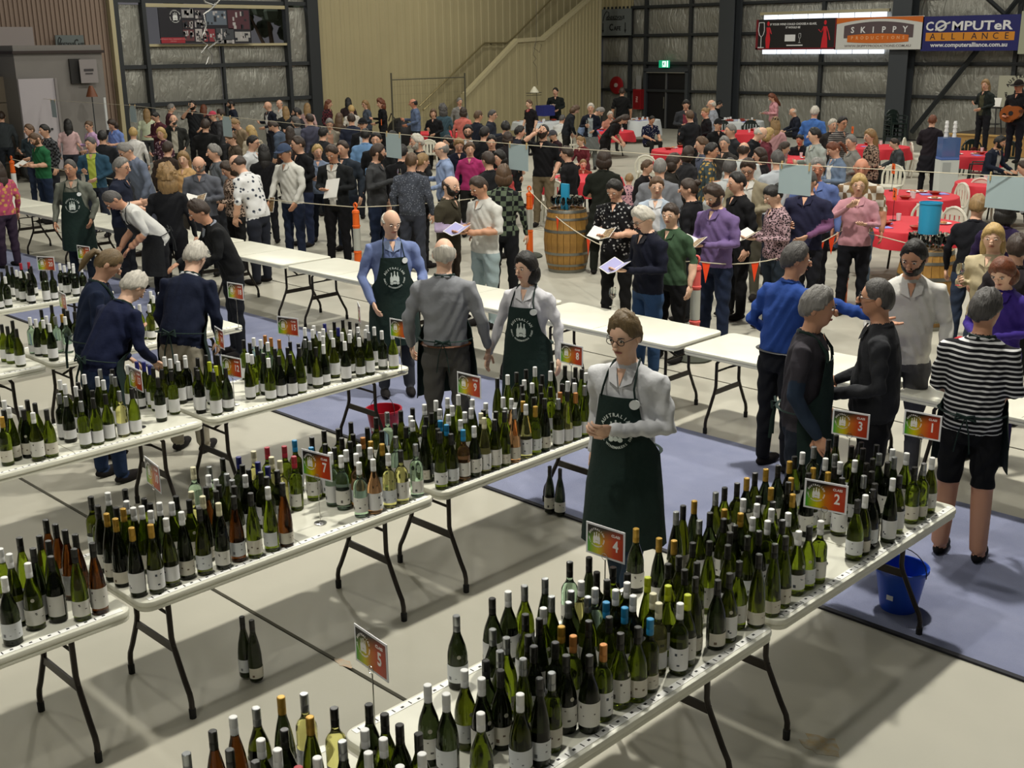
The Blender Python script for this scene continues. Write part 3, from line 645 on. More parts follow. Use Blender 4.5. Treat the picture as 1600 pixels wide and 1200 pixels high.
    PT = lambda x, z, o: up((x, (cy(z)-o)*sqrt(max(.2, 1-(x/.17)**2)), z))
    B.add([PT(-.034, 1.452, .012), PT(.034, 1.452, .012), PT(.012, 1.41, .013), PT(0, 1.365, .012), PT(-.012, 1.41, .013)], [(0, 1, 2, 3, 4)], 0)
    for sd in (-1, 1): B.add([PT(sd*.028, 1.462, .020), PT(sd*.078, 1.448, .012), PT(sd*.066, 1.388, .018), PT(sd*.006, 1.362, .016), PT(sd*.020, 1.42, .022)], [(0, 1, 2, 3, 4)], 11)
    for sd, e, w in hands:
        d = (w-e).normalized(); n = Vector((-sd, 0, 0)) if abs(d.z) > .7 else Vector((0, 0, -1)) if pose in ('table', 'lean') else Vector((-sd*.8, 0, .35)) if pose in ('chat', 'glass', 'drink', 'walk') else Vector((-sd*.3, 0, 1))
        add_hand(B, w, d, n, -sd if n.z > .2 and False else (1 if sd < 0 else -1), curl if pose != 'table' else 10)
    me = D.meshes.new(name); me.from_pydata(B.v, [], B.f); me.update()
    for _ in range(12): me.materials.append(EYE)
    me.polygons.foreach_set('material_index', B.m); me.polygons.foreach_set('use_smooth', [True]*len(B.f))
    head = Matrix.Translation(hc) @ Rh.to_4x4()
    return {'me': me, 'head': head, 'hc': hc, 'up': up, 'Rc': Rc, 'hands': hands, 'dz': dz, 'fat': fat, 'sw': sw}
# ---- hair, hats, glasses, beards in head space
def ell(d, r=(.078, .098, .121)): return 1/sqrt((d.x/r[0])**2+(d.y/r[1])**2+(d.z/r[2])**2)
def smooth(a, b, x): t = min(max((x-a)/(b-a), 0), 1); return t*t*(3-2*t)
from mathutils import noise as NZ
def shell(fn, n=28, m=20):
    vs = []; fs = []
    for j in range(m+1):
        t = pi*j/m
        for i in range(n):
            a = 2*pi*i/n; d = Vector((sin(t)*cos(a), sin(t)*sin(a), cos(t))); vs.append(d*fn(d))
    for j in range(m):
        for i in range(n): fs.append((j*n+i, (j+1)*n+i, (j+1)*n+(i+1) % n, j*n+(i+1) % n))
    return vs, fs
def hairline(d, front=.60, side=.02, back=-.62):
    az = abs(atan2(d.x, -d.y))           # 0 at the face
    if az < 1.25: return front+(side-front)*smooth(.55, 1.25, az)
    return side+(back-side)*smooth(1.35, 2.3, az)
def hair_mesh(style):
    b = MB(); th, lock, fr, sdl, bk = .10, .05, .60, .0, -.62
    if style in ('short', 'crop', 'full'): fr = .72
    if style == 'crop': th, lock = .05, .02
    if style == 'full': th, lock = .15, .11
    if style == 'curly': th, lock, fr = .42, .32, .66
    if style in ('bob', 'long'): th, lock, sdl, bk = .16, .04, -.2, -.9
    if style in ('pony', 'bun'): th, lock = .08, .03
    def fn(d):
        h = hairline(d, fr, sdl, bk)+.05*sin(5*atan2(d.x, -d.y)+1); mk = smooth(h-.07, h+.20, d.z)
        if style == 'fringe': mk *= 1-smooth(.22, .42, d.z-.25*d.y)
        q = Vector((d.x, d.y, d.z*.45)); nz = NZ.noise(q*5)*lock + NZ.noise(q*14)*lock*.6
        return ell(d)*(1+(th+nz)*mk) if mk > .02 else ell(d)*.86
    v, f = shell(fn); b.add(v, f)
    if style == 'bob':
        b.ball((0, .030, -.055), (.102, .082, .105), 18, None, None, 12)
    if style == 'long':
        b.ball((0, .050, -.10), (.100, .070, .19), 18, None, None, 14); b.ball((0, .075, -.22), (.085, .045, .14), 14, None, None, 10)
    if style == 'curly': b.ball((0, .045, -.10), (.115, .085, .15), 18, None, None, 12)
    if style == 'pony': b.tube([(0, .09, .035), (0, .135, .03), (0, .155, -.03), (0, .150, -.12), (0, .145, -.17)], [.022, .028, .030, .022, .006], 10)
    if style == 'bun': b.ball((0, .100, .062), (.042, .040, .040), 12, None, None, 8)
    if style in ('curly', 'long', 'bob'):
        b.v = [tuple(Vector(p)*(1+NZ.noise(Vector(p)*38)*(.10 if style == 'curly' else .035))) for p in b.v]
    me = b.mesh('hair_'+style, HRM['b'], True); return me
HAIR = {s: hair_mesh(s) for s in ('short', 'crop', 'full', 'curly', 'bob', 'long', 'pony', 'bun', 'fringe')}
def beard_mesh():
    def fn(d):
        az = abs(atan2(d.x, -d.y)); k = hypot(d.x*.9, (d.z+.52)*1.5) if d.y < 0 else 9; t_ = -.33+.42*smooth(.55, 1.25, az)-.10*smooth(.22, .42, az)*(1-smooth(.5, .9, az)); mk = smooth(t_+.03, t_-.10, d.z)*(1-smooth(1.22, 1.5, az)); mouth = d.y < 0 and hypot(d.x/.30, (d.z+.47)/.085) < 1
        return ell(d, (.078, .104, .130))*(.985+.045*mk+.05*NZ.noise(d*11)) if mk > .15 and not mouth else ell(d)*.8
    v, f = shell(fn, 40, 34); b = MB(); b.add([(x, y-.004 if z < -.04 else y, z) for x, y, z in v], f); return b.mesh('beard', HRM['b'])
BEARD = beard_mesh()
def cap_mesh(brim):
    b = MB(); b.v = []; v, f = shell(lambda d: ell(d)*1.16 if d.z > .22 else ell(d)*.8, 24, 16); b.add(v, f)
    if brim == 'cap':
        b.add([(x*.075, -.085-.075*sqrt(max(0, 1-x*x)), .050-.012*abs(x)+h) for h in (0, .006) for x in [k/5-1 for k in range(11)]]+[(x*.075, -.07, .052+h) for h in (0, .006) for x in [k/5-1 for k in range(11)]],
              [(i, i+1, 22+i+1, 22+i) for i in range(10)]+[(11+i, 33+i, 33+i+1, 11+i+1) for i in range(10)]+[(i, 11+i, 12+i, i+1) for i in range(10)])
    else: b.lathe([(.085, .030), (.16, .026), (.165, .030), (.085, .040)], 22, (0, 0, 0), None, .92, 1.08, cap=False)
    return b.mesh('hat', HRM['k'])
HATS = {'cap': cap_mesh('cap'), 'brim': cap_mesh('brim')}
_b = MB()
for sd in (-1, 1):
    _b.tube([(sd*.032+.022*cos(a), -.100, .008+.017*sin(a)) for a in [k*pi/6 for k in range(12)]], .0022, 5, closed=True)
    _b.tube([(sd*.054, -.098, .012), (sd*.078, -.05, .012), (sd*.080, .01, .008)], .002, 5)
_b.tube([(-.010, -.101, .010), (.010, -.101, .010)], .002, 5)
GLASSES = _b.mesh('glasses', EYE)
BODY = {}
def get_body(key):
    if key in BODY: return BODY[key]
    pose, kw = BODIES[key]; BODY[key] = body('body_'+key, pose, **kw); return BODY[key]
BODIES = {
 'st': ('stand', {}), 'stL': ('stand', dict(look=35, nod=10)), 'stR': ('stand', dict(look=-35, nod=10)), 'bk': ('book', dict(nod=32)), 'gl': ('glass', dict(look=20)), 'ch': ('chat', dict(look=-18)),
 'dr': ('drink', dict(nod=-6)), 'fo': ('fold', {}), 'le': ('lean', dict(lean=32, nod=22)), 'be': ('hang', dict(lean=14, nod=24)), 'si': ('table', dict(sit=True, lean=8, nod=14)), 'sc': ('chat', dict(sit=True, nod=6, look=20)),
 'wst': ('stand', dict(woman=True, look=15)), 'wbk': ('book', dict(woman=True, nod=30)), 'wch': ('chat', dict(woman=True, look=20)), 'wgl': ('glass', dict(woman=True)), 'wsk': ('chat', dict(woman=True, skirt=True)),
 'wsi': ('table', dict(sit=True, woman=True, lean=8, nod=10)), 'wle': ('lean', dict(woman=True, lean=35, nod=20)), 'up': ('up', dict(nod=-28)), 'ft': ('chat', dict(fat=1.18, look=-15)), 'ftb': ('stand', dict(fat=1.18)),
 'gt': ('guitar', dict(nod=10)), 'wv': ('wave', dict(woman=True, nod=8)),
}
CROWD = []
def settle():
    """crowd people that stand too close step apart along the lines of sight, their height with it"""
    K = Vector((0, 0, CAM_H)); n = len(CROWD)
    fac = [1.]*n; pos = lambda i: K+(CROWD[i][0]-K)*fac[i]-CROWD[i][1]
    for _ in range(60):
        for i in range(n):
            for j in range(i):
                a, b = pos(i), pos(j)
                if hypot(a.x-b.x, a.y-b.y) < .50:
                    far, near = (i, j) if (a-K).length > (b-K).length else (j, i)
                    if fac[far] < (1.015 if CROWD[far][7] else 1.08): fac[far] += .0015
                    if fac[near] > (.99 if CROWD[near][7] else .93): fac[near] -= .0015
        for i in range(n):
            if CROWD[i][7]: continue
            a = pos(i)
            for x, y, r in DISC:
                if hypot(a.x-x, a.y-y) < r+.14:
                    fac[i] += .003 if hypot(a.x, a.y) > hypot(x, y) else -.003; fac[i] = min(max(fac[i], .93), 1.09)
    for i, (c, off, s, w, o, B, z0, free) in enumerate(CROWD):
        if fac[i] == 1: continue
        q = K+(c-K)*fac[i]; s2 = (q.z-z0)/B['hc'].z
        if not 7.60 < q.y-off.y < 8.80: o.location = (q.x-off.x, q.y-off.y, z0); o.scale = (s2*w, s2*w, s2)
def person(label, px, py, face, key, h, top, legs, hair, skin='a', sleeve='L', inner=None, collar=None, shoes='#1d1a1a', beard=None, glasses=False, hat=None, cat='person', group='crowd of visitors', z0=0, width=1.13, B=None, free=False):
    """px, py is the middle of the head in the photograph; h the standing height; face the heading: 0 to the viewer, 90 to picture right"""
    B = B or get_body(key); s = h/1.745
    c = at(px, py, z0+B['hc'].z*s)
    to = Vector((-c.x, -c.y, 0)).normalized(); a = radians(face)
    f = Vector((to.x*cos(a)-to.y*sin(a), to.x*sin(a)+to.y*cos(a), 0)); th = atan2(f.x, -f.y)
    off = Matrix.Rotation(th, 3, 'Z') @ Vector((B['hc'].x*s, B['hc'].y*s, 0)); pos = Vector((c.x-off.x, c.y-off.y, z0))
    sit = B['dz'] != 0; band = (7.60, 8.80)
    if not free and not sit and band[0] < pos.y < band[1] and pos.x < -1.7:         # nobody stands in the bar tables: step off it along the line of sight
        ty = 7.52 if pos.y < 8.19 else 8.9; d = c-Vector((0, 0, CAM_H)); k = (ty+off.y)/c.y
        c = Vector((0, 0, CAM_H))+d*k; s = (c.z-z0)/B['hc'].z; off *= 1; pos = Vector((c.x-off.x, c.y-off.y, z0))
    CROWD.append([c, off, s, width, None, B, z0, free])
    o = link('person', B['me'], None, pos, th); o.scale = (s*width, s*width, s); CROWD[-1][4] = o; tag(o, label, cat, group)
    T = cloth(top); ms = [SKM[skin], T, T if sleeve == 'L' else SKM[skin], cloth(legs), cloth(shoes), cloth(legs), cloth(inner) if inner else T, EYE if hair[1:] not in ('w',) else EYE, LIP, EYEW, T if sleeve != 'N' else SKM[skin], cloth(collar) if collar else T]
    if sleeve == 'shin': ms[2] = SKM[skin]; ms[5] = SKM[skin]
    for i, m_ in enumerate(ms): setmat(o, i, m_)
    st, hcn = (hair.split(':')+[''])[:2]
    if st != 'bald':
        q = link('hair', HAIR[st], o); q.matrix_local = B['head']; setmat(q, 0, HRM[hcn or 'b'])
    if beard: q = link('beard', BEARD, o); q.matrix_local = B['head']; setmat(q, 0, HRM[beard])
    if glasses: q = link('glasses', GLASSES, o); q.matrix_local = B['head']
    if hat:
        q = link('hat', HATS[hat.split(':')[0]], o); q.matrix_local = B['head']; setmat(q, 0, cloth(hat.split(':')[1]))
    return o
def held(o, B, side=0):
    """where a hand of person o is, in the hall"""
    sd, e, w = B['hands'][side]; Mx = Matrix.LocRotScale(o.location, o.rotation_euler, o.scale); d = (w-e).normalized()
    return Mx @ (w+d*.085), (Mx.to_3x3() @ d).normalized()
PPL = """
man in dark grey jacket seen from behind at the left edge|2,182|180|st|1.78|#3c4246|#22262e|short:b
bearded grey-haired man in black jacket holding out a paper|62,163|80|ch|1.8|#1c1b1c|#22252c|short:e|be=e
dark-haired person in black reaching toward the bearded man's paper|98,171|-70|wch|1.68|#1d1b1c|#222|bob:k
man in dark top standing before the grey trailer wall|112,157|-30|be|1.8|#25272c|#22252c|short:b
dark-haired man in grey top beside the trailer|124,171|-40|st|1.74|#55585a|#2a2c33|short:b
brown-haired pale man looking out behind the green T-shirt|46,203|-40|ch|1.74|#33444c|#2c3a55|short:m
man in black check shirt behind the green T-shirt|70,204|-60|st|1.78|check #17181b #55585c 24|#20242c|short:k
bearded man in green T-shirt reading a picture booklet|56,217|-62|bk|1.76|#1e6b3d|#20304e|crop:m|sl=S|be=m
woman with long black hair in pale pink top seen from behind|106,194|165|wst|1.66|#e0b4b4|#343844|long:k
woman in glasses and lilac hooded top|139,197|-55|wch|1.66|#cfa3d3|#333a4a|bun:m|gl
balding man in lime polo under an open teal jacket|142,225|-20|ch|1.78|#2c5570|#2a3142|crop:e|in=#b8c93c|co=#b8c93c
dark-haired woman in cornflower blue T-shirt beside the white pole|176,194|-50|wbk|1.68|#6c8ad8|#2a2f44|bob:b|sl=S
short blond person in white top seen from behind|208,208|175|wst|1.62|#dedcd6|#40434a|full:y
tall grey-haired man in glasses stooping in blue-grey shirt|199,235|-60|be|1.9|#6c7890|#4a5060|short:g|gl
grey-haired man in glasses and navy polo by the khaki volunteer|189,261|70|ch|1.76|#1a2238|#23262e|short:g|gl|sl=S
woman with long light-brown hair in pale green top|229,177|170|wst|1.68|#cfd9b4|#3a3c40|long:l
dark-haired man in olive top close to the foil wall|229,156|80|st|1.78|#5e5e48|#2c2c2c|short:k
dark-haired man in maroon shirt looking down|243,182|-50|bk|1.76|#5a2733|#22242a|short:k|gl
bald bearded man touching his mouth, dark jacket over plaid shirt|271,187|-5|dr|1.78|#2a2b28|#33352f|bald|in=#b5ae9c|be=e
blonde bobbed woman in plum floral blouse|252,208|-45|wch|1.66|floral #4a2535 #b99aa8 22|#2a2a30|bob:y
woman with tumbling blonde curls in black seen from behind|261,276|165|wst|1.7|#191b20|#17181b|curly:l
fair woman talking, in a mustard top|287,248|-35|wch|1.68|#d9a968|#403a34|long:l|s=c
reddish-grey haired man in maroon stripe|267,169|100|st|1.76|#5b2f3a|#2a2b30|short:g
bearded man in dark tee lifting a glass to drink|301,165|-20|dr|1.8|#23252a|#202228|full:k|sl=S|be=k
dark head above the drinking bearded man|308,151|170|st|1.82|#2b2d31|#222|short:k
woman with long auburn hair in black behind the pink cap|318,170|150|wst|1.68|#241d22|#222|long:r
woman in beige top with her brown hair pinned up high|334,149|165|wst|1.72|#a39a82|#3a3630|bun:b
person in a bright coral cap and dark top|333,181|-70|wst|1.66|#2c2a30|#222|short:m|hat=cap:#d03a55
broad man in a black jacket with curly brown hair seen from behind|321,196|170|ftb|1.8|#141416|#1c1c20|full:b
dark-bearded man in navy suit and white shirt looking at his phone|383,147|5|bk|1.86|#1a1d28|#23252e|short:k|in=#cfd2dd|co=#d8dae2|be=k
dark-haired man in navy turned beside the suited man|361,163|-80|st|1.76|#232a3c|#25272e|short:k|be=k
bald man in navy jacket and white shirt|419,165|-60|ch|1.8|#1b2030|#2a2d36|bald|in=#d9d9d9
bald pink-faced man in white shirt near the foil wall|437,162|-40|st|1.78|#cfcac4|#333|fringe:g
woman with long honey hair and grey shoulder bag|446,173|175|wst|1.66|#25262b|#222|long:l
bearded man with glasses in dark top turned to picture left|464,176|-75|ch|1.8|#20222b|#22242c|short:k|be=k|gl
woman with light brown hair in dusty pink top|480,168|160|wst|1.7|#c49a96|#3c3638|long:l
dark-haired man in slate tee seen from behind|484,186|-150|st|1.78|#4a4c62|#2a2c34|short:b|sl=S
dark-haired man in denim shirt leaning to picture left|429,197|-110|be|1.76|#47566e|#2b3040|short:b
brown-haired woman in dark brown seen from behind|453,207|170|wst|1.66|#3a2a26|#2b2622|long:b
fair-haired man in tan jacket partly behind the hanging sheet|369,193|-60|be|1.76|#8a7558|#3b352c|short:l
person in olive-brown patterned jacket looking down|361,216|-70|bk|1.7|flecks #4c4033 #6d604c 30|#2d2923|full:m
dark-haired man in glasses and white tee by the long black hair|395,223|60|st|1.78|#d5d7da|#2c3040|short:k|gl|sl=S
woman with long black hair in a black top and shoulder strap|412,237|170|wst|1.68|#18171b|#1c1c22|long:k
man in white hooded jacket and blue cap holding a catalogue box|446,238|-45|hang|1.84|#dcdad2|#1f2a45|short:e|hat=cap:#3a4a6c|s=b
dark-haired man in glasses and long black jacket|466,225|-55|ch|1.84|#16161a|#1f2a48|short:b|gl
grey-haired man in slate shirt behind the bald bearded reader|335,238|-75|st|1.78|#62676f|#2c2f36|full:g
bald bearded man in glasses and grey shirt reading|311,256|-15|bk|1.78|#5e626e|#2c2f38|bald|be=g|gl
woman in brown leopard print beside the floral shirt|357,264|-60|wbk|1.66|leopard #b59a86 #33261f 34|#1a1a1c|bob:b
balding man in white shirt with dark flowers, bending over the bar|374,255|-125|be|1.88|flecks #dcdcdc #3a4252 15|#262b38|fringe:b|sl=S
woman in red plaid with brown hair by the cream wall|513,162|60|wst|1.7|check #6b2530 #221a20 18|#222|long:r
dark-haired woman standing before the cream wall|544,159|170|wst|1.72|#3a2a2a|#222|long:k
short blonde woman below the dark-haired one|549,171|-170|wst|1.62|#c9c2b6|#333|full:y
woman in glasses and long fair hair wearing slate blue|571,163|-70|wch|1.7|#4c5666|#2a2f3a|long:l|gl
woman in black with a thick auburn ponytail|595,162|-80|wch|1.72|#16151a|#17171b|curly:r
balding man in blue shirt beside the wire fence|646,161|-80|ch|1.82|#5b6d92|#22262e|fringe:k|s=d
woman in black raising both hands by the stairs|677,177|-20|wch|1.62|#17161a|#222|bob:m
grey-haired woman in denim dress seen from behind|692,171|175|wst|1.68|#3a5664|#2f4a56|curly:e
man in navy behind the beige jacket|549,186|-170|ftb|1.78|#232a3e|#22252e|short:b
grey-haired woman in purple headband and beige jacket|515,193|0|wbk|1.68|#a39a86|#33343a|full:g|in=#c48f74
person with long brown hair beside the beige jacket|530,184|150|wst|1.66|#4a3a2c|#2a2622|long:m
man in black cap with white and blue sports shirt|567,194|-15|st|1.78|#1b1d22|#22252c|short:k|hat=cap:#15151a|in=#b8c6d8
man in sky-blue shirt with black hair seen from behind|571,211|170|ftb|1.74|#6a9ad0|#1c1f28|short:k
dark-haired man in black behind the drinker with glass|588,218|-10|st|1.82|#191a1c|#1e2026|short:k
bearded man in charcoal hooded jacket holding a glass|590,238|70|gl|1.84|#3f4144|#1e2c4a|short:b|be=b
man in slate patterned shirt seen from behind|643,252|160|ftb|1.78|flecks #454a58 #7c8292 40|#3a3e4a|crop:m
blonde ponytailed woman in black jacket|659,252|110|wst|1.72|#15161a|#1a1a1e|pony:l
grey-maned bearded man in dark vest|652,222|-70|st|1.84|#2a2a2c|#2c2c30|full:w|be=w
dark-haired man in black jacket holding white papers and a glass|519,239|-25|bk|1.86|#1b1d20|#14151a|short:b|in=#d2cfc6|co=#d2cfc6|s=b
dark-haired man peering behind the man with papers|536,232|-30|st|1.8|#27303c|#222a3a|short:b
short-haired blonde woman in denim jacket|496,237|-5|wch|1.66|#7688a4|#20283a|full:y
balding man in glasses and light blue shirt|690,233|-75|ch|1.82|#8ba1cc|#2c3448|fringe:g|gl|s=c
brown-haired woman in coral top seen from behind|724,175|160|wst|1.68|#dc6b5e|#333|bob:b
person in pale grey at the foot of the stairs|718,159|10|wst|1.66|#8e8c88|#333|full:g
shaven-headed man in navy jacket turned away|747,181|130|st|1.8|#1d2232|#22252c|crop:m|s=b
grey man in glasses and dark jacket facing picture right|769,180|80|ch|1.76|#2a3140|#23262e|short:e|gl
moustached man in glasses with a white collar|731,205|0|st|1.8|#2e2b2c|#222|short:k|gl|co=#dcdcdc|be=b
short fair-haired woman in navy jumper looking down|717,226|5|wbk|1.7|#161c30|#222|full:l
woman in magenta cardigan behind the navy jumper|734,233|-10|wst|1.64|#c22a72|#222|full:m
dark-haired person in black standing beyond the hanging sheet|790,199|-170|st|1.74|#1f1d20|#1c1c1f|full:k
woman with a dark bob behind the hanging sheet|793,216|160|wst|1.66|#2a2528|#1c1c1f|bob:b
person in coral red under the hanging sheet|781,247|-60|wst|1.68|#c23c3a|#1c1e26|bob:k
brown-bobbed person in green and black plaid coat|787,273|165|wst|1.78|check #5c6a52 #15181a 16|#15171c|bob:m
boy in black polo with red collar|827,162|-50|st|1.66|#1c1a1e|#26262b|short:m|sl=S|co=#b03038|s=c
man in dark shirt holding a white plate by the corrugated wall|868,143|-5|ch|1.86|#1b211e|#23262b|short:k
bearded man in black T-shirt with arms up drinking|849,206|-20|up|1.86|#141418|#7a6a4c|short:k|sl=S|be=b
stooping person in dark jacket near the dessert table|897,171|100|be|1.7|#20232a|#222|bob:m
white-haired woman in navy cardigan and long grey dress holding a glass|923,169|-5|wsk|1.74|#161b2a|#6c706e|full:w|in=#9ba8aa
man in blue shirt bending behind the white-haired woman|934,174|90|le|1.76|#7c93bc|#333|short:g
grey person in white shirt on a white chair|878,186|150|si|1.72|#d5d6d2|#222|short:e
girl with ponytail in a red collar, seated|907,220|-40|wsi|1.6|#7a2630|#2a1a20|pony:l|s=c
smiling child in rust red shirt eating|911,256|10|wsi|1.5|#a83a26|#222|crop:l|s=c
woman in long black-green dress seen from behind|944,248|175|wsk|1.8|#1c2118|#1c2118|bob:b|sl=S
bald bearded man in olive quilted vest and lilac sleeves|704,290|65|ch|1.78|#3c3728|#40342a|fringe:b|be=k|s=c|in=#3c3728|fl=#b9a4cc
man in white polo shirt and pale jeans holding papers|749,291|-50|bk|1.82|#d8d6ce|#9fb6ba|crop:b|sl=S|s=b
seated person in maroon with grey cap|865,211|-60|si|1.68|#3a2228|#222|short:e|hat=cap:#4a4a52
man in black polo facing the hose reel|972,143|175|st|1.84|#121214|#17181b|short:b|sl=S|s=b
long-haired young woman in black leaning over the red table|972,186|70|wle|1.74|#191719|#191719|long:b|sl=S
seated person in navy shirt with white spots|1018,187|30|si|1.7|dots #161b3c #c8cad4 22|#222|crop:k|sl=S|s=b
white-haired person in coral seated beyond the dress|953,180|20|wsi|1.66|#d98a72|#333|full:w
tall dark-haired man in grey jacket and striped shirt|1072,163|0|bk|1.84|#33353a|#222|short:k|in=#8a3040
man in black jacket seen from the side at the red table|1078,181|-140|ch|1.78|#1c1d22|#222|short:m
woman in black with a blonde-brown bun|1102,176|-70|wch|1.74|#141418|#1a1a1f|bun:l
white-haired man beyond the black jackets|1112,163|-100|st|1.8|#9aa0ad|#333|fringe:w
dark-haired woman seated by the far column|1123,163|90|wsi|1.7|#1a1a1d|#222|full:k
person in a wide black cap and black top|1122,194|20|wst|1.64|#151518|#1a1a1d|short:k|hat=cap:#17171b
curly-haired man in slate tee beside the tropical shirt|1097,226|-70|st|1.76|#545c74|#222|full:m|sl=S
man in black shirt printed with yellow leaves and zebra stripes|1111,236|95|ch|1.78|floral #3a4a4e #c89a3c 14|#25303a|short:k|sl=S|s=b
grey curly-haired person in brown jacket|1132,224|-30|wst|1.68|#3c3836|#333|full:g
balding man in grey T-shirt seen from behind|1031,262|175|ftb|1.78|#7b7e86|#3a3c44|crop:g
brown-haired woman in glasses and dark cardigan|1052,253|90|wch|1.72|#2a2724|#222|bob:b|gl
young person looking over the white chairs|1011,261|50|wst|1.5|#1c1a1c|#222|full:m
fair child in floral top at the table|983,280|170|wsi|1.35|floral #c88f98 #4a3a52 20|#333|full:l
man in black shirt with white dashes reading a booklet|961,296|-25|bk|1.78|flecks #17171b #b8b8b8 26|#121214|short:k|sl=S
smiling woman in white shirt under pale denim|1026,291|-10|wst|1.72|#b4c4d8|#30405a|pony:m|in=#e0e2e6|co=#e0e2e6|s=c
woman in black top with a low brown bun|1077,295|-110|wst|1.72|#16161a|#1a1b20|bun:b
bearded man in purple shirt reading a catalogue|1116,305|-40|bk|1.82|#7a5f9c|#1c2a48|full:b|be=b|s=c
white-haired man in glasses and navy sweater holding an open booklet|1006,341|-55|bk|1.74|#12152a|#2a4c7c|full:w|gl|co=#2a2a33|s=c
brown-haired woman in green tee beside the navy sweater|1048,335|-35|wst|1.68|#3c5a3e|#15151a|pony:b|sl=S|s=c
man in white tee with dark balding crown|1162,234|170|ftb|1.78|#c6cccb|#3a3f46|fringe:b
white-haired man in black jacket facing picture right|1186,208|80|be|1.8|#171a20|#222|fringe:w|s=c
blonde woman beyond the white-haired man|1200,210|100|wst|1.68|#7a2c3a|#222|bob:y
long-haired person in black cap with white patch|1211,192|175|wst|1.66|#c48c90|#222|long:l|hat=cap:#131316
young woman in pink top reading a blue sheet by the wall|1207,152|-70|wbk|1.74|#d68f98|#8a8078|long:r
grey man in navy jacket seated near the wall|1240,175|-70|si|1.78|#1f2436|#222|fringe:w
man in bright blue jumper with fair grey hair seen from behind|1273,175|165|ftb|1.82|#3d70c4|#333|full:w
brown-haired woman in white seated at a red table|1224,231|80|wsi|1.72|#c9c4c2|#333|long:b
man in dark shirt seated with head lowered|1250,218|-20|si|1.72|#1e2028|#222|short:k|s=b
dark-haired man in pale grey sweater|1273,211|-60|ch|1.82|#a9b2ab|#3a4048|short:k|s=c
woman in denim jacket and white tee looking down|1303,233|-60|wbk|1.74|#6f86a4|#3a4a66|pony:r|in=#e0e0e0
older blonde woman behind the sunglasses man|1301,195|10|wst|1.68|#2f2c2a|#333|full:w
man in sunglasses and striped top|1316,192|50|ch|1.82|stripe #8c8580 #3c383a 9|#333|short:k|gl|s=b
grey-haired man in navy and white seen from behind|1215,249|-160|st|1.78|#bcc2ca|#22283a|short:e
bespectacled man in beige vest and white shirt reading|1169,262|-10|bk|1.86|#9c9072|#5a5648|short:b|gl|in=#d8d6ce|co=#d8d6ce
dark curly-haired woman in pink-black flecked blouse|1209,305|-60|wbk|1.7|leopard #b59098 #2a2026 46|#24303e|bun:k|s=c
sunburnt man in blue shirt with sunglasses pushed up|1276,263|5|st|1.86|#5f78c0|#15161c|short:g|s=d
man in plum shirt and navy vest under the hanging sheet|1262,283|-20|ch|1.84|#262848|#1c1d26|short:e|fl=#7e4a78
bald man in brown and white plaid shirt|1346,262|0|ftb|1.86|check #8a6a48 #d8d0c0 12|#5a6c84|bald|sl=S|s=d
blonde woman in pink shirt raising her hand|1342,288|0|wv|1.72|#d18f9c|#14161e|bob:y|s=c
woman with long blonde hair in leopard coat|1360,213|-70|wch|1.76|leopard #a08670 #2c211c 30|#241f1c|long:l
boy in charcoal top seated at the table|1399,224|-70|si|1.62|#42474b|#222|short:b|s=c
ginger-haired person in dark poncho before the stage|1457,188|175|wsk|1.72|#241c24|#1a1820|crop:r
bearded man in navy blazer seated at a red table|1561,222|60|si|1.82|#1d2438|#222|full:k|be=k|in=#b8b4b0|s=b
fair-haired person in black hooded coat seen from behind|1528,322|165|wst|1.66|#15171f|#2a3850|full:l
person in deep purple top behind the edge sheet|1570,330|175|wst|1.7|#241540|#1d1a2c|bob:k
blonde woman in beige jacket holding a glass|1552,371|-25|gl|1.7|#bfae86|#3a4a60|long:y|s=c
person with dark tousled hair at the right edge|1590,388|170|wst|1.66|#2a2428|#222|full:b
auburn-haired woman in purple dress looking down|1567,425|-20|wbk|1.74|#3a2490|#241a5c|bob:r|s=c
dark-haired person half hidden left of the pale hanging sheet|199,159|60|st|1.76|#2a2a2c|#222|short:k
dark-haired man in grey beside the coral cap|345,178|-120|st|1.78|#3c3c40|#26262a|short:b
blonde woman in cream coat beyond the tan jacket|392,205|-150|wst|1.66|#b5a78c|#3a3630|long:y
woman with grey scarf behind the honey-haired woman|462,190|-120|wst|1.66|#6a6c70|#2a2a2e|bob:e
dark-haired man in charcoal behind the slate tee|505,208|150|st|1.76|#2a2c30|#202226|short:k
short person in dark blue behind the bearded drinker|614,214|-30|st|1.7|#1c2230|#1c1e24|short:k
dark-clothed visitor seen between the patterned shirt and the ponytail|628,238|160|st|1.74|#16171a|#16171a|short:k
dark-haired woman in black beside the navy jumper|700,222|-60|wst|1.66|#19191c|#1c1c20|bob:k
dark-haired man in black behind the moustached man|757,208|150|st|1.78|#17171a|#1a1a1e|short:k
woman in black lifting a phone beyond the hanging sheet|768,222|-20|wch|1.7|#141417|#18181b|full:k
dark-haired boy in navy left of the arms-up drinker|812,206|90|st|1.66|#1b2030|#202228|full:k
man in dark jacket right of the magenta cardigan|763,250|-140|st|1.74|#1d1e22|#1d1e22|short:b
curly brown-haired woman in black beyond the barrel|886,240|-120|wst|1.64|#1b1a1c|#1a1a1c|full:b
dark-haired woman in grey behind the slate tee man|1075,240|140|wst|1.66|#2c2c30|#222226|bob:b
grey-haired man in dark coat behind the white tee|1142,204|-60|st|1.78|#26282e|#222|short:g
brown-haired woman in black behind the vest man|1188,243|-90|wst|1.66|#1e1c20|#1c1c20|bob:b
grey-haired woman in pale jacket beyond the plaid shirt|1330,222|-60|wch|1.66|#8c8a84|#3a3a40|full:g
man in white shirt seen from behind near the beige vest|1140,262|170|st|1.76|#c0c4c6|#2a2c34|short:e
dark-haired man in black beside the flecked blouse|1152,285|-60|st|1.78|#15161a|#15161a|short:k
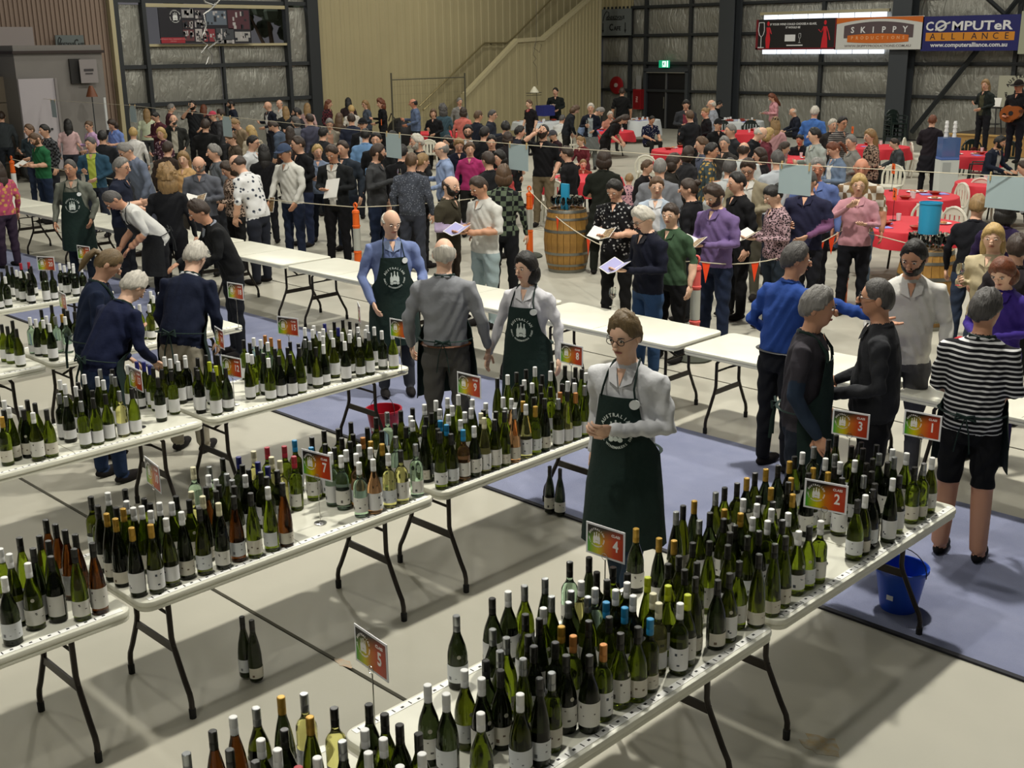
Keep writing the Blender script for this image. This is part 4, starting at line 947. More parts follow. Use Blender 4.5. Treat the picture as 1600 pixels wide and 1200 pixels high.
dark-coated visitor behind the teal jacket|160,214|170|st|1.74|#202228|#202228|short:k
person in brown coat behind the mustard top|262,232|150|st|1.72|#3b2e26|#2a2522|short:b
dark-haired woman in black at the back of the left crowd|215,165|-60|wst|1.66|#1c1b1e|#1c1b1e|bob:k
person in white shirt cut by the right edge near the stage|1602,262|-70|si|1.74|#c4cbe0|#222|short:b
person in pink floral top cut by the left edge|-6,262|-150|wst|1.66|floral #c8486c #d89848 14|#3a2a40|long:b
"""
def opts(q):
    d = {}
    for t in q:
        k, _, v = t.partition('=')
        if k == 's': d['skin'] = v
        elif k == 'sl': d['sleeve'] = v
        elif k == 'in': d['inner'] = v
        elif k == 'co': d['collar'] = v
        elif k == 'be': d['beard'] = v
        elif k == 'gl': d['glasses'] = True
        elif k == 'hat': d['hat'] = v
        elif k == 'fl': d['_fl'] = v
    return d
def hx(c): return '#'+''.join(ch*2 for ch in c[1:]) if len(c) == 4 else c
BODIES['hang'] = ('hang', dict(nod=14, lean=3))
PO = {}
for ln in PPL.strip().split('\n'):
    q = ln.split('|'); lab, pos, face, key, h, top, legs, hair = q[:8]; x, y = map(float, pos.split(',')); d = opts(q[8:]); fl = d.pop('_fl', None)
    o = person(lab, x, y, float(face), key, float(h), top, hx(legs), hair, **d)
    if fl: setmat(o, 2, cloth(fl)); setmat(o, 10, cloth(fl))
    PO[lab] = (o, get_body(key))
# ------------------------------------------------------------------ volunteers and visitors near the tables
APRON = M('apron_green', '#09241f', .85, var=.4, vscale=5, bump=.3, bscale=20); APRON_BLACK = M('apron_black', '#15171a', .85, bump=.3, bscale=20)
PRINT_W = M('apron_print', '#c9d2cc', .7); BADGE = M('badge_white', '#dfe3e2', .4)
def torso_r(z, B):
    t = [(.40, .215, .20), (.80, .205, .178), (.93, .190, .145), (1.10, .176, .140*B['fat']), (1.20, .182, .140), (1.30, .185, .138), (1.37, .18, .122)]
    for a, b in zip(t, t[1:]):
        if z <= b[0]: k = (z-a[0])/(b[0]-a[0]); return a[1]+(b[1]-a[1])*k, a[2]+(b[2]-a[2])*k
    return t[-1][1:]
def on_front(B, x, z, off, up=True):
    rx, ry = torso_r(z, B); q = max(min(x/rx, .999), -.999); p = Vector((x, -(ry*sqrt(1-q*q)+off), z)); return B['up'](p)
def apron(o, B, logo=True, mat=APRON, badge=True, length=.52, flare=0.):
    b = MB(); n = 14; Z = [length, .66, .80, .93, 1.0, 1.06, 1.12, 1.20, 1.28, 1.315]; A = [88, 88, 88, 92, 90, 72, 52, 42, 36, 34]
    for lay in (0, 1):
        for z, a in zip(Z, A):
            rx, ry = torso_r(z, B)
            for k in range(n+1):
                t = radians(-a+2*a*k/n); off = .014-.005*lay+flare*max(0, .93-z)*.5; wob = .010*sin(k*1.9+z*3)*max(0, min(1, (.9-z)*3))
                b.v.append(tuple(B['up'](((rx+off+wob)*sin(t), -(ry+off+wob)*cos(t), z))))
    r = len(Z); S_ = r*(n+1)
    for j in range(r-1):
        for k in range(n):
            i = j*(n+1)+k; b.f.append((i, i+1, i+n+2, i+n+1)); b.f.append((S_+i, S_+i+n+1, S_+i+n+2, S_+i+1))
    edge = [k for k in range(n+1)]+[j*(n+1)+n for j in range(1, r)]+[(r-1)*(n+1)+k for k in range(n-1, -1, -1)]+[j*(n+1) for j in range(r-2, 0, -1)]
    for a, c in zip(edge, edge[1:]+edge[:1]): b.f.append((a, S_+a, S_+c, c))
    b.m = [0]*len(b.f); ap = b.build('apron', mat, o)
    b = MB()
    for sd in (-1, 1):
        x0 = .098; b.tube([on_front(B, sd*x0, 1.31, .016), on_front(B, sd*.088, 1.36, .016), B['up']((sd*.082, -.078, 1.425)), B['up']((sd*.072, -.02, 1.472)), B['up']((sd*.055, .045, 1.478)), B['up']((0, .068, 1.472))], .010, 6, flat=.5)
    b.build('neck_strap', mat, ap); b = MB()
    b.tube([B['up'](((torso_r(1.0, B)[0]+.012)*sin(a), -(torso_r(1.0, B)[1]+.010)*cos(a), 1.0)) for a in [radians(t) for t in range(85, 276, 15)]], .011, 6, flat=.4)
    y = torso_r(1.0, B)[1]+.02
    for sd in (-1, 1):
        b.tube([B['up']((0, y, 1.0)), B['up']((sd*.05, y+.015, 1.02)), B['up']((sd*.06, y+.01, .985)), B['up']((0, y, 1.0))], .009, 5); b.tube([B['up']((0, y, 1.0)), B['up']((sd*.03, y+.015, .9)), B['up']((sd*.045, y+.02, .78))], .010, 5, flat=.4)
    b.build('waist_tie', mat, ap)
    if logo:
        l = MB(); logo_mesh(l, (0, 0, 0), .088, 0, depth=.002)
        l.v = [tuple(on_front(B, x, z+1.135, .0185-y)) for x, y, z in l.v]; l.build('apron_print', PRINT_W, ap)
    if badge:
        l = MB(); l.prism([(.098+.026*cos(t), 1.285+.026*sin(t)) for t in [k*pi/8 for k in range(16)]], 0, .004); l.v = [tuple(on_front(B, x, z, .020+y)) for x, y, z in l.v]; l.build('badge', BADGE, ap)
    return ap
def belt(o, B, col='#6a4226'):
    b = MB(); z = .955; rx, ry = .162*sqrt(B['fat']), .118*B['fat']
    b.tube([B['up'](((rx+.006)*cos(a), (ry+.008)*sin(a), z)) for a in [k*pi/14 for k in range(28)]], .018, 6, closed=True, flat=.35); b.build('belt', M('belt_'+col, col, .5), o)
def shirt_tail(o, B): pass
def fg(label, px, py, face, h, top, legs, hair, pose='stand', arms=None, group='wine show volunteers', body_kw=None, **kw):
    kw.setdefault('width', 1.03)
    kwb = dict(voxel=.0115); kwb.update(body_kw or {})
    B = body('figure_'+str(px), pose, arms=arms, **kwb); o = person(label, px, py, face, None, h, top, legs, hair, B=B, group=group, free=True, **kw); return o, B
HAIRC['s'] = '#6e5a3c'; HRM['s'] = strands(M('hair_s', HAIRC['s'], .5, var=.8, vscale=60, bump=.35, bscale=110))
o, B = fg('smiling man walking in white shirt and green apron', 976, 524, -22, 1.86, '#dadbe0', '#23384f', 'full:s', 'walk', [((-.235, .14, 1.15), (-.24, .10, .93)), ((.245, .0, 1.14), (.02, -.25, 1.17))], body_kw=dict(look=-8, nod=14, stride=.20, curl=42), glasses=True, skin='c', collar='#e0e1e6', width=.96); apron(o, B, length=.50, flare=.12); O_WALK = o
o, B = fg('dark-haired woman volunteer in white shirt and green apron', 822, 418, -22, 1.70, '#d6d5dc', '#1a2a2c', 'bob:k', 'stand', [((-.27, .01, 1.13), (-.30, -.08, .90)), ((.26, .02, 1.13), (.27, -.04, .90))], body_kw=dict(woman=True, look=-18, nod=6), skin='c', collar='#dedee4'); apron(o, B)
o, B = fg('balding man in grey shirt seen from behind, apron tied at his back', 694, 396, 172, 1.84, '#8b8e94', '#4c4a48', 'fringe:w', 'stand', [((-.27, .02, 1.13), (-.29, -.12, .91)), ((.27, .02, 1.13), (.27, -.10, .92))], body_kw=dict(nod=10, look=8, hemz=.95), skin='c'); apron(o, B, False, badge=False); belt(o, B)
o, B = fg('white-haired balding volunteer in blue shirt and green apron', 611, 347, 6, 1.82, '#7488c4', '#3a3c44', 'fringe:w', 'chat', [((-.27, 0, 1.13), (-.20, -.18, .93)), ((.26, -.02, 1.13), (.22, -.28, 1.08))], body_kw=dict(nod=20, look=14, fat=1.1), skin='c', collar='#8fa3cc'); apron(o, B)
o, B = fg('man in navy sweater with white collar stooping over the bottles', 304, 402, 150, 1.80, '#121c38', '#9c9480', 'full:w', 'hang', body_kw=dict(lean=24, nod=12, fat=1.12), collar='#dcdce0', skin='c'); apron(o, B, False, badge=False)
o, B = fg('white-haired volunteer in navy jacket and jeans stooping beside the ponytailed woman', 207, 448, 128, 1.72, '#131d42', '#1d3358', 'full:w', 'lean', body_kw=dict(lean=30, nod=14, fat=1.08), skin='c'); apron(o, B, False, badge=False)
o, B = fg('fair ponytailed woman in navy tee and green apron looking down', 168, 412, 92, 1.76, '#162342', '#1a2a2c', 'pony:s', 'book', body_kw=dict(woman=True, lean=12, nod=26), sleeve='S', skin='a'); apron(o, B, False, badge=False)
o, B = fg('grey-haired man in white T-shirt and black apron bending to picture left', 178, 312, -75, 1.82, '#d9d9d6', '#1b1d22', 'crop:e', 'lean', body_kw=dict(lean=38, nod=14, fat=1.1), sleeve='S', skin='b'); apron(o, B, False, APRON_BLACK, False)
o, B = fg('dark-haired man in black sweater reaching across the bar to picture left', 312, 330, -78, 1.80, '#17191c', '#1c1e24', 'full:b', 'lean', [((-.24, -.16, 1.22), (-.20, -.42, 1.18)), ((.24, -.1, 1.18), (.14, -.38, 1.12))], group='visitors near the tables', body_kw=dict(lean=20, nod=10), skin='b', collar='#8c94a4')
o, B = fg('smiling volunteer in khaki shirt and green apron', 110, 263, -16, 1.80, '#73776a', '#232c3c', 'crop:e', 'stand', [((-.26, .02, 1.13), (-.25, -.12, .92)), ((.26, .03, 1.13), (.22, -.12, .95))], body_kw=dict(nod=8, look=-6, fat=1.08), skin='b', collar='#a09684'); apron(o, B)
o, B = fg('man in royal blue shirt stretching his arm out to point', 1243, 406, 142, 1.80, '#2148a4', '#16181d', 'full:e', 'point', [((-.40, -.08, 1.34), (-.68, -.14, 1.30)), ((.25, .06, 1.14), (.17, -.16, 1.02))], group='visitors near the tables', body_kw=dict(nod=4, lean=6, fat=1.1, curl=12, look=-40, hemz=.95), skin='b'); belt(o, B, '#151515'); O_POINT = (o, B)
o, B = fg('grey-haired volunteer in charcoal vest over navy sleeves', 1278, 480, 82, 1.80, '#37343c', '#1c2434', 'full:g', 'stand', [((-.27, .02, 1.13), (-.26, -.12, .90)), ((.26, .02, 1.13), (.26, -.10, .92))], body_kw=dict(nod=8, fat=1.1), skin='b', ); apron(o, B, False, badge=False); setmat(o, 10, cloth('#24344a')); setmat(o, 2, cloth('#24344a'))
o, B = fg('man in glasses and charcoal sweater facing picture left', 1371, 466, -92, 1.82, '#303136', '#141519', 'crop:e', 'chat', [((-.25, 0, 1.14), (-.14, -.24, 1.06)), ((.26, .02, 1.13), (.10, -.30, 1.02))], group='visitors near the tables', body_kw=dict(nod=2, fat=1.12), skin='b', glasses=True)
o, B = fg('man with full black beard in white shirt leaning on the bar', 1428, 402, 4, 1.90, '#d4d2cc', '#57575c', 'short:k', 'hang', [((-.235, -.02, 1.14), (-.20, -.24, .98)), ((.245, -.02, 1.14), (.23, -.20, .94))], group='visitors near the tables', body_kw=dict(lean=8, nod=14, look=-20, fat=1.14), skin='b', beard='k', sleeve='L', collar='#e0ded8')
o, B = fg('grey-haired man in black and white striped shirt and shorts seen from behind', 1540, 484, 168, 1.78, 'stripe #dcdcde #15161c 10', '#121318', 'full:e', 'chat', [((-.225, 0, 1.14), (-.12, -.24, 1.10)), ((.225, 0, 1.14), (.12, -.22, 1.05))], body_kw=dict(nod=8, look=-22, fat=1.16, shorts=True), skin='b', sleeve='L', collar='#e2e2e4', shoes='#141416'); apron(o, B, False, badge=False, length=.62)
setmat(o, 5, SKM['b']); setmat(o, 2, SKM['b'])
DISC = [(q.x, q.y, r) for q, r in [(at(x, y, .75), r) for x, y, r in ((1078, 234, .92), (1420, 305, .80), (1412, 350, .84), (1512, 240, .8), (1368, 229, .8), (1160, 206, .85), (1150, 189, .9), (990, 187, .9), (688, 207, .85), (840, 190, .85), (948, 205, .8), (912, 278, .75), (1220, 248, .85))]]
settle()

# ------------------------------------------------------------------ held and hanging things
GLASSM = M('clear_glass', '#f2f4f2', .02, trans=1, ior=1.25)
WG = MB().lathe([(.032, 0), (.032, .003), (.006, .007), (.004, .012), (.004, .078), (.010, .086), (.030, .105), (.037, .130), (.036, .155), (.031, .195)], 16, cap=False)
WG.lathe([(.0295, .195), (.0345, .155), (.0355, .130), (.0285, .106), (.001, .092)], 16, cap=False); WG = WG.mesh('wine_glass', GLASSM)
def wine_glass(loc, label, group=None):
    o = link('wine_glass', WG, None, loc); return tag(o, label, 'glass', group)
PAGE = M('page', '#d8d6d0', .6); PHOTO = M('page_photo', '#6a5236', .5, pat='floral', ps=55, col2='#c0a878'); BLUEP = M('page_blue', '#9a98c4', .6)
def booklet(loc, rz, label, op=True, tilt=25, size=(.148, .21), tone=None):
    t = thing('booklet', label, 'booklet', loc, rz); w, h = size
    for sd in ((-1, 1) if op else (1,)):
        R = Matrix.Rotation(radians(-sd*18), 3, 'Y'); b = MB(); b.box((0, 0, 0), (w, h, .004), 0, R); b.box(R @ Vector((0, 0, .0026)), (w*.9, h*.92, .0012), 1, R)
        q = b.build('page_block', [PAGE, tone or (PHOTO if sd > 0 else PAGE)], t, smooth=False); q.location = (sd*w*.48, 0, .02)
    t.rotation_euler = (radians(tilt), 0, rz); return t
def hold(lab, txt, kind, side=0, **k):
    o, B = PO[lab]; p, d = held(o, B, side)
    if kind == 'glass': wine_glass(p-Vector((0, 0, .055))+d*.015, txt, 'wine glasses in visitors hands')
    else:
        p2, _ = held(o, B, 1); booklet((p+p2)/2+Vector((0, 0, .02)) if kind == 'book' else p+Vector((0, 0, .02)), o.rotation_euler.z, txt, **k)
hold('white-haired man in glasses and navy sweater holding an open booklet', 'open booklet held by the white-haired man in navy', 'book', tone=BLUEP)
hold('man in black shirt with white dashes reading a booklet', 'open booklet held by the man in white-dashed black shirt', 'book')
hold('bearded man in purple shirt reading a catalogue', 'open catalogue held by the man in purple', 'book')
hold('bearded man in green T-shirt reading a picture booklet', 'picture booklet held by the man in green T-shirt', 'book')
hold('dark curly-haired woman in pink-black flecked blouse', 'catalogue held by the woman in flecked blouse', 'book')
hold('bald bearded man in glasses and grey shirt reading', 'booklet held by the bald bearded reader', 'book')
hold('dark-haired man in black jacket holding white papers and a glass', 'white papers held by the man in black jacket', 'book', op=False, tilt=60, size=(.26, .30), tone=PAGE)
hold('man in white polo shirt and pale jeans holding papers', 'papers held by the man in white polo', 'book', tone=BLUEP)
hold('woman in denim jacket and white tee looking down', 'booklet held by the woman in denim jacket', 'book')
hold('young woman in pink top reading a blue sheet by the wall', 'blue sheet held by the young woman in pink', 'book', op=False, size=(.2, .28), tone=M('blue_sheet', '#5a8cc8', .6))
hold('man in white hooded jacket and blue cap holding a catalogue box', 'catalogue with a food picture held by the man in white hooded jacket', 'x', 0, op=False, tilt=75, size=(.17, .24))
hold('bearded man in charcoal hooded jacket holding a glass', 'wine glass lifted by the man in charcoal hood', 'glass')
hold('bearded man in dark tee lifting a glass to drink', 'wine glass at the mouth of the bearded drinker', 'glass')
hold('white-haired woman in navy cardigan and long grey dress holding a glass', 'wine glass held by the white-haired woman', 'glass')
hold('blonde woman in beige jacket holding a glass', 'wine glass held by the blonde in beige', 'glass')
p = at(957, 480, TZ); wine_glass((p.x, max(p.y, 7.9), TZ+.003), 'single printed wine glass standing on the bar tables')
p = held(PO['man in dark shirt holding a white plate by the corrugated wall'][0], PO['man in dark shirt holding a white plate by the corrugated wall'][1])[0]
tag(MB().lathe([(.001, 0), (.07, 0), (.11, .018), (.105, .02), (.068, .005), (.001, .005)], 20, (p.x, p.y, p.z+.01), cap=False).build('plate', M('china', '#dedede', .3)), 'white plate held by the man at the corrugated wall', 'plate')

# bollards, rope, bunting
OR = M('safety_orange', '#e0621a', .45); PK = M('faded_orange', '#e0605a', .5); RW = M('reflective_band', '#b4b6ae', .35, .2); RUB = M('rubber_base', '#3f4238', .8); ROPE = M('rope', '#c8bfa8', .8); FLAG = M('bunting_orange', '#ff4a16', .6)
def bollard(px, py, label, m=OR, white=False):
    p = at(px, py, 1.13); t = thing('bollard', label, 'bollard', (p.x, p.y, 0), 0, 'bollards roping off the bar')
    MB().lathe([(.20, 0), (.205, .02), (.17, .05), (.07, .06)], 8 if white else 20).build('rubber_base', RUB, t)
    MB().lathe([(.056, .05), (.053, .40), (.060, .405), (.060, .42), (.052, .425), (.050, .78), (.058, .785), (.058, .80), (.050, .805), (.048, .97), (.056, .98), (.050, 1.01), (.020, 1.03), (.016, 1.06)], 18).build('post', m, t)
    for z0, z1 in ((.44, .76),): MB().lathe([(.0535, z0), (.0525, z1)], 18, cap=False).build('reflective_band', M('white_band', '#dcdcd8', .4) if white else RW, t)
    MB().tube([(.033*cos(a), 0, 1.085+.033*sin(a)) for a in [k*pi/7 for k in range(14)]], .013, 8, closed=True).build('ring_top', m, t)
    return Vector((p.x, p.y, 1.06))
bp = [bollard(27, 199, 'orange and white bollard behind the left edge booklet reader', OR, True), bollard(17, 243, 'orange and white bollard at the left edge by the bar', OR, True), bollard(555, 316, 'orange bollard with a hook before the man with papers'),
      bollard(827, 290, 'orange bollard beside the checked coat'), bollard(1089, 398, 'faded pink bollard in front of the green tee', PK), bollard(1325, 346, 'orange bollard with black base under the pointing arm')]
def rope(a, b, sag, flags, label):
    t = thing('bunting', label, 'bunting'); f = lambda k: a.lerp(b, k)-Vector((0, 0, sag*4*k*(1-k)))
    MB().tube([f(k/14) for k in range(15)], .0065, 6).build('rope', ROPE, t); dx = (b-a).normalized()
    for k in flags:
        p = f(k); q = p+dx*.15; q.z = f(min(k+.15/(b-a).length, 1)).z; c = (p+q)/2-Vector((0, 0, .22)); n = dx.cross(Vector((0, 0, 1)))*.0015
        MB().add([p+n, q+n, c+n, p-n, q-n, c-n], [(0, 1, 2), (5, 4, 3), (0, 3, 4, 1), (1, 4, 5, 2), (2, 5, 3, 0)]).build('pennant', FLAG, t, smooth=False)
rope(bp[2], bp[3], .05, (.3, .7), 'white rope between the two orange bollards at picture centre')
rope(bp[3], bp[4], .32, (.02, .22, .44, .62, .8), 'rope with orange pennants crossing in front of the barrel')
rope(bp[4], bp[5], .18, (.03, .33, .62, .78, .86), 'rope with orange pennants behind the blue shirt')
rope(bp[5], Vector((-1.2, bp[5].y+.1, 1.06)), .25, (.3, .6), 'rope continuing to the right edge')
rope(bp[1], bp[2], .12, (), 'rope hidden among the crowd at picture left')
# clothes line with blank sheets
LY = 10.75; SHEET = M('blank_sheet', '#9fb0b4', .55); PEG = M('wood_peg', '#b49a6c', .7)
_pts = []
for i, (x, y, w, h, lb) in enumerate(((84, 170, .42, .42, 'blank pale sheet pegged on the line at far left'), (208, 178, .40, .36, 'blank pale sheet pegged before the pale green top'), (355, 198, .40, .36, 'blank pale sheet pegged before the tan jacket'),
        (615, 228, .42, .34, 'blank pale sheet pegged left of the balding blue shirt'), (810, 246, .41, .32, 'blank pale sheet pegged in front of the black T-shirt'), (1242, 281, .40, .30, 'blank pale sheet pegged over the blue shirt'), (1578, 302, .46, .30, 'blank grey sheet pegged at the right edge'))):
    p = at(x, y, 2.05-h/2); _pts.append((p.x, p.y, 2.052)); t = thing('hanging_sheet', lb, 'sheet', (p.x, p.y, 2.05-h/2), -.10 if i > 4 else -.16, 'blank sheets pegged on the line')
    MB().box((0, 0, 0), (w, .003, h)).build('sheet', SHEET, t, smooth=False)
    for sx in (-1, 1): MB().box((sx*(w/2-.03), 0, h/2-.01), (.014, .018, .08)).build('peg', PEG, t, smooth=False)
_pts = [(_pts[0][0]-3, _pts[0][1]+.35, 2.13)]+_pts+[(_pts[-1][0]+3, _pts[-1][1]+.3, 2.14)]
t = thing('washing_line', 'thin cord strung above the crowd to carry blank sheets', 'line'); MB().tube(_pts, .004, 5).build('cord', ROPE, t)
p = at(163, 155, 2.12); t = thing('line_pole', 'white pole with a black joint holding up the line', 'pole', (p.x, p.y, 0)); MB().lathe([(.03, 0), (.03, 2.16)], 12).build('tube', M('white_tube', '#c4c6c4', .4), t); MB().lathe([(.036, 1.28), (.036, 1.40)], 12).build('joint', MAT_INK, t)
MB().lathe([(.22, 0), (.2, .04), (.04, .06)], 14).build('foot', RUB, t)
# barrels
OAK = M('oak_stave', '#a37a3a', .5, var=.7, vscale=7, col2='#7d5a2a', bump=.2, bscale=30); HOOP = M('galvanised_hoop', '#85857e', .4, .8)
def barrel(px, py, label, base=True):
    p = at(px, py, 0) if base else at(px, py, .93); t = thing('wine_barrel', label, 'barrel', (p.x, p.y, 0)); Z = [0, .12, .30, .465, .63, .81, .93]; Rr = [.275, .305, .338, .348, .338, .305, .275]; N = 22; a = pi/N*.94
    b = MB(); vs = [(r*cos(s*a) if 1 else 0, r*sin(s*a), z) for z, r in zip(Z, Rr) for s in (-1, 1)]+[((r-.022)*cos(s*a), (r-.022)*sin(s*a), z) for z, r in zip(Z, Rr) for s in (-1, 1)]
    k = len(Z)*2; fs = []
    for j in range(len(Z)-1): i = 2*j; fs += [(i, i+1, i+3, i+2), (k+i+1, k+i, k+i+2, k+i+3), (i, i+2, k+i+2, k+i), (i+1, k+i+1, k+i+3, i+3)]
    fs += [(0, k, k+1, 1), (k-2, k-1, 2*k-1, 2*k-2)]; me = b.add(vs, fs).mesh('stave', OAK, False)
    for q in range(N): link('stave', me, t, None, q*2*pi/N)
    for z, h in ((.0, .05), (.10, .035), (.27, .04), (.60, .04), (.78, .035), (.885, .045)):
        rr = lambda zz: np.interp(zz, Z, Rr)+.004
        MB().lathe([(rr(z), z), (rr(z+h/2)+.001, z+h/2), (rr(z+h), z+h)], 28, cap=False).lathe([(rr(z+h)-.006, z+h), (rr(z)-.006, z)], 28, cap=False).build('hoop', HOOP, t)
    MB().lathe([(.001, .90), (.262, .90), (.262, .885), (.001, .885)], 24, cap=False).build('barrel_head', OAK, t); return Vector((p.x, p.y, .905))
b1 = barrel(886, 422, 'oak wine barrel beside the man in white-dashed shirt'); b2 = barrel(1452, 388, 'oak wine barrel behind the bearded man in white', False)
for bb, nm in ((b1, 'centre barrel'), (b2, 'barrel behind the bearded man')):
    k = 0
    for rr, n in ((.215, 14), (.13, 8)):
        for q in range(n):
            a = 2*pi*q/n+rr; wine_glass((bb.x+rr*cos(a), bb.y+rr*sin(a), bb.z), 'empty wine glass in the ring set on the '+nm, 'empty glasses on the '+nm)
tag(MB().box((b1.x-.04, b1.y+.0, b1.z+.19), (.14, .035, .38)).build('gift_bag', M('cyan_paper', '#2f9cc8', .5), smooth=False), 'bright cyan box standing among glasses on the centre barrel', 'box')
tag(MB().lathe([(.115, 0), (.125, .36), (.131, .36), (.131, .345), (.119, .34), (.11, .01)], 24, (b2.x-.02, b2.y-.02, b2.z+.20), cap=True).build('tub', M('cyan_plastic', '#2f93bc', .4)), 'bright cyan tub on the barrel behind the bearded man', 'tub')
# ------------------------------------------------------------------ hall walls
XL, YR = -31.8, 37.66
def foil(name, h):
    m = M(name, h, .42, .4, bump=.28, bscale=2.6); N = m.node_tree.nodes; L = m.node_tree.links; b = N['Principled BSDF']
    tc = [n for n in N if n.type == 'TEX_COORD'][0]; n1 = [n for n in N if n.type == 'TEX_NOISE'][0]; bp = [n for n in N if n.type == 'BUMP'][0]
    mp = N.new('ShaderNodeMapping'); mp.inputs['Scale'].default_value = (1.6, 1.6, .55); L.new(tc.outputs['Object'], mp.inputs[0]); L.new(mp.outputs[0], n1.inputs['Vector'])
    n1.inputs['Detail'].default_value = 7; n1.inputs['Distortion'].default_value = 1.6; bp.inputs['Distance'].default_value = .5; return m
FOIL = foil('foil_insulation', '#96958c'); STEEL = M('dark_steel', '#35383a', .5, .3); STEELB = M('blue_grey_steel', '#3f4347', .5, .2)
CREAM = M('cream_sheet', '#a79c78', .5, var=.15, vscale=.6); BROWN = M('brown_sheet', '#857264', .55); TRIM = M('cream_trim', '#b0a684', .5)
ZP = [0, 1.44, 2.49, 3.55, 4.62, 6.2, 7.8, 9.5]
wr = struct(MB().box((-15, YR+.14, 4.75), (34, .04, 9.5)).build('wall_back', M('outer_sheet', '#55565a', .6), smooth=False))
posts = [-31.7, -30.15, on_y(1009, 100, YR).x, on_y(1078, 100, YR).x, on_y(1147, 100, YR).x, on_y(1283, 100, YR).x, on_y(1416, 100, YR).x, on_y(1586, 100, YR).x, -11, -7, -3, 1]
def foil_panel(par, a, b, z0, z1, along='x', pos=0, face=-1):
    n = 9; vs = []; rng = random.Random(int(a*31+z0*17))
    sx = rng.uniform(0, 9)
    for j in range(7):
        for i in range(n):
            u, v = i/(n-1), j/6; bul = .055*sin(pi*u)*sin(pi*v)*(1+.6*sin(sx+u*5+v*3))+.012*sin(u*23+sx)
            p = a+(b-a)*u; z = z0+(z1-z0)*v
            vs.append((p, pos+face*bul, z) if along == 'x' else (pos-face*bul, p, z))
    fs = [(j*n+i, j*n+i+1, (j+1)*n+i+1, (j+1)*n+i) for j in range(6) for i in range(n-1)]
    MB().add(vs, fs).build('foil_panel', FOIL, par)
dx0, dx1 = on_y(1013, 112, YR).x, on_y(1073, 112, YR).x
wx0, wx1 = on_y(1196, 22, YR).x, on_y(1389, 22, YR).x
for a, b in zip(posts, posts[1:]):
    for z0, z1 in zip(ZP, ZP[1:]):
        if z1 < 2.6 and a < (dx0+dx1)/2 < b: continue
        foil_panel(wr, a+.04, b-.04, z0+.04, z1-.04, 'x', YR+.08)
for z in ZP[1:-1]:
    b = MB(); b.box((-15.4, YR-.02, z), (33, .16, .05)); b.box((-15.4, YR-.09, z+.03), (33, .02, .09)); struct(b.build('trim_'+str(ZP.index(z)), STEEL, smooth=False))
def column(x, y, w, d, z=9.5, m=STEELB, n='steel_column', lab=None):
    b = MB(); b.box((x, y, z/2), (w, .03, z)); b.box((x, y-d, z/2), (w, .03, z)); b.box((x, y-d/2, z/2), (.05, d, z)); o = b.build(n, m, smooth=False); return tag(o, lab, 'column', 'steel columns of the hall')
column(posts[4], YR-.1, .66, .5, lab='wide dark steel column between the exit door and the wine banner')
column(posts[6], YR-.1, .66, .5, lab='wide dark steel column beside the stacked green chairs')
for i in (1, 2, 3, 5, 7): struct(MB().box((posts[i], YR-.02, 4.75), (.13, .12, 9.5)).build('trim_post', STEEL, smooth=False))
a, b_ = on_y(1424, 207, YR-.3), on_y(1572, 22, YR-.3); dd = (b_-a); tag(MB().tube([a, a+dd*1.6], .085, 4).build('wind_brace', STEEL, smooth=False), 'diagonal dark steel brace rising behind the singer', 'brace')
a, b_ = on_y(1540, -5, YR-.3), on_y(1572, 24, YR-.3); tag(MB().tube([a, b_], .07, 4).build('wind_brace', STEEL, smooth=False), 'short diagonal steel brace above the blue banner', 'brace')
struct(MB().box((-24, YR-.10, 7.1), (16, .02, .01)).build('trim_20', STEEL, smooth=False))
# exit doors
dr = struct(MB().box(((dx0+dx1)/2, YR-.06, 2.24), (dx1-dx0+.30, .12, .14)).build('door_1', STEELB, smooth=False))
for x in (dx0-.08, dx1+.08): MB().box((x, YR-.06, 1.1), (.14, .12, 2.2)).build('door_frame', STEELB, dr, smooth=False)
for k, x in enumerate((dx0+(dx1-dx0)*.25, dx0+(dx1-dx0)*.75)):
    q = MB().box((x, YR+.02, 1.08), ((dx1-dx0)/2-.03, .05, 2.12)).build('door_leaf', M('black_door', '#0e0e12', .5), dr, smooth=False)
    if k == 0: MB().box((x+(dx1-dx0)/4-.09, YR-.04, 1.0), (.05, .05, .45)).build('push_handle', HOOP, q, smooth=False)
MB().box(((dx0+dx1)/2, YR-.02, 1.08), (.07, .08, 2.14)).build('meeting_stile', M('grey_stile', '#6b6d70', .4, .5), dr, smooth=False)
MB().box(((dx0+dx1)/2, YR-.13, 2.155), (dx1-dx0, .02, .025)).build('bright_strip', M('aluminium', '#c8c8c8', .3, .8), dr, smooth=False)
p = on_y(1038, 100, YR-.17); t = thing('exit_sign', 'lit green running-man exit sign over the double doors', 'sign', p)
MB().box((0, 0, 0), (.46, .10, .28)).build('light_box', M('exit_green', '#18a070', .4, emit=1.3), t, smooth=False)
b = MB(); b.box((.03, -.055, 0), (.17, .006, .22)); b.box((.19, -.055, 0), (.06, .006, .24)); b.build('lit_panel', M('exit_white', '#d8fff0', .4, emit=2.2), t, smooth=False)
b = MB(); b.prism([(.03+.02*cos(q*pi/4), .07+.02*sin(q*pi/4)) for q in range(8)], -.06, -.063); b.prism([(.02, .05), (.05, .04), (.035, -.01), (.06, -.04), (.05, -.09), (.035, -.09), (.04, -.045), (.012, -.02), (-.01, -.06), (-.03, -.09), (-.042, -.08), (-.015, -.03), (0, .01), (-.03, .0), (-.035, .015)], -.06, -.063); b.build('running_figure', M('exit_figure', '#0c7a52', .4, emit=.6), t, smooth=False)
p = on_y(965, 133, YR-.03); t = thing('fire_hose_reel', 'red fire hose reel on the wall left of the exit doors', 'hose reel', p); RED = M('fire_red', '#8e1c20', .4)
def flipy(b): b.v = [(x, z, y) for x, y, z in b.v]; return b
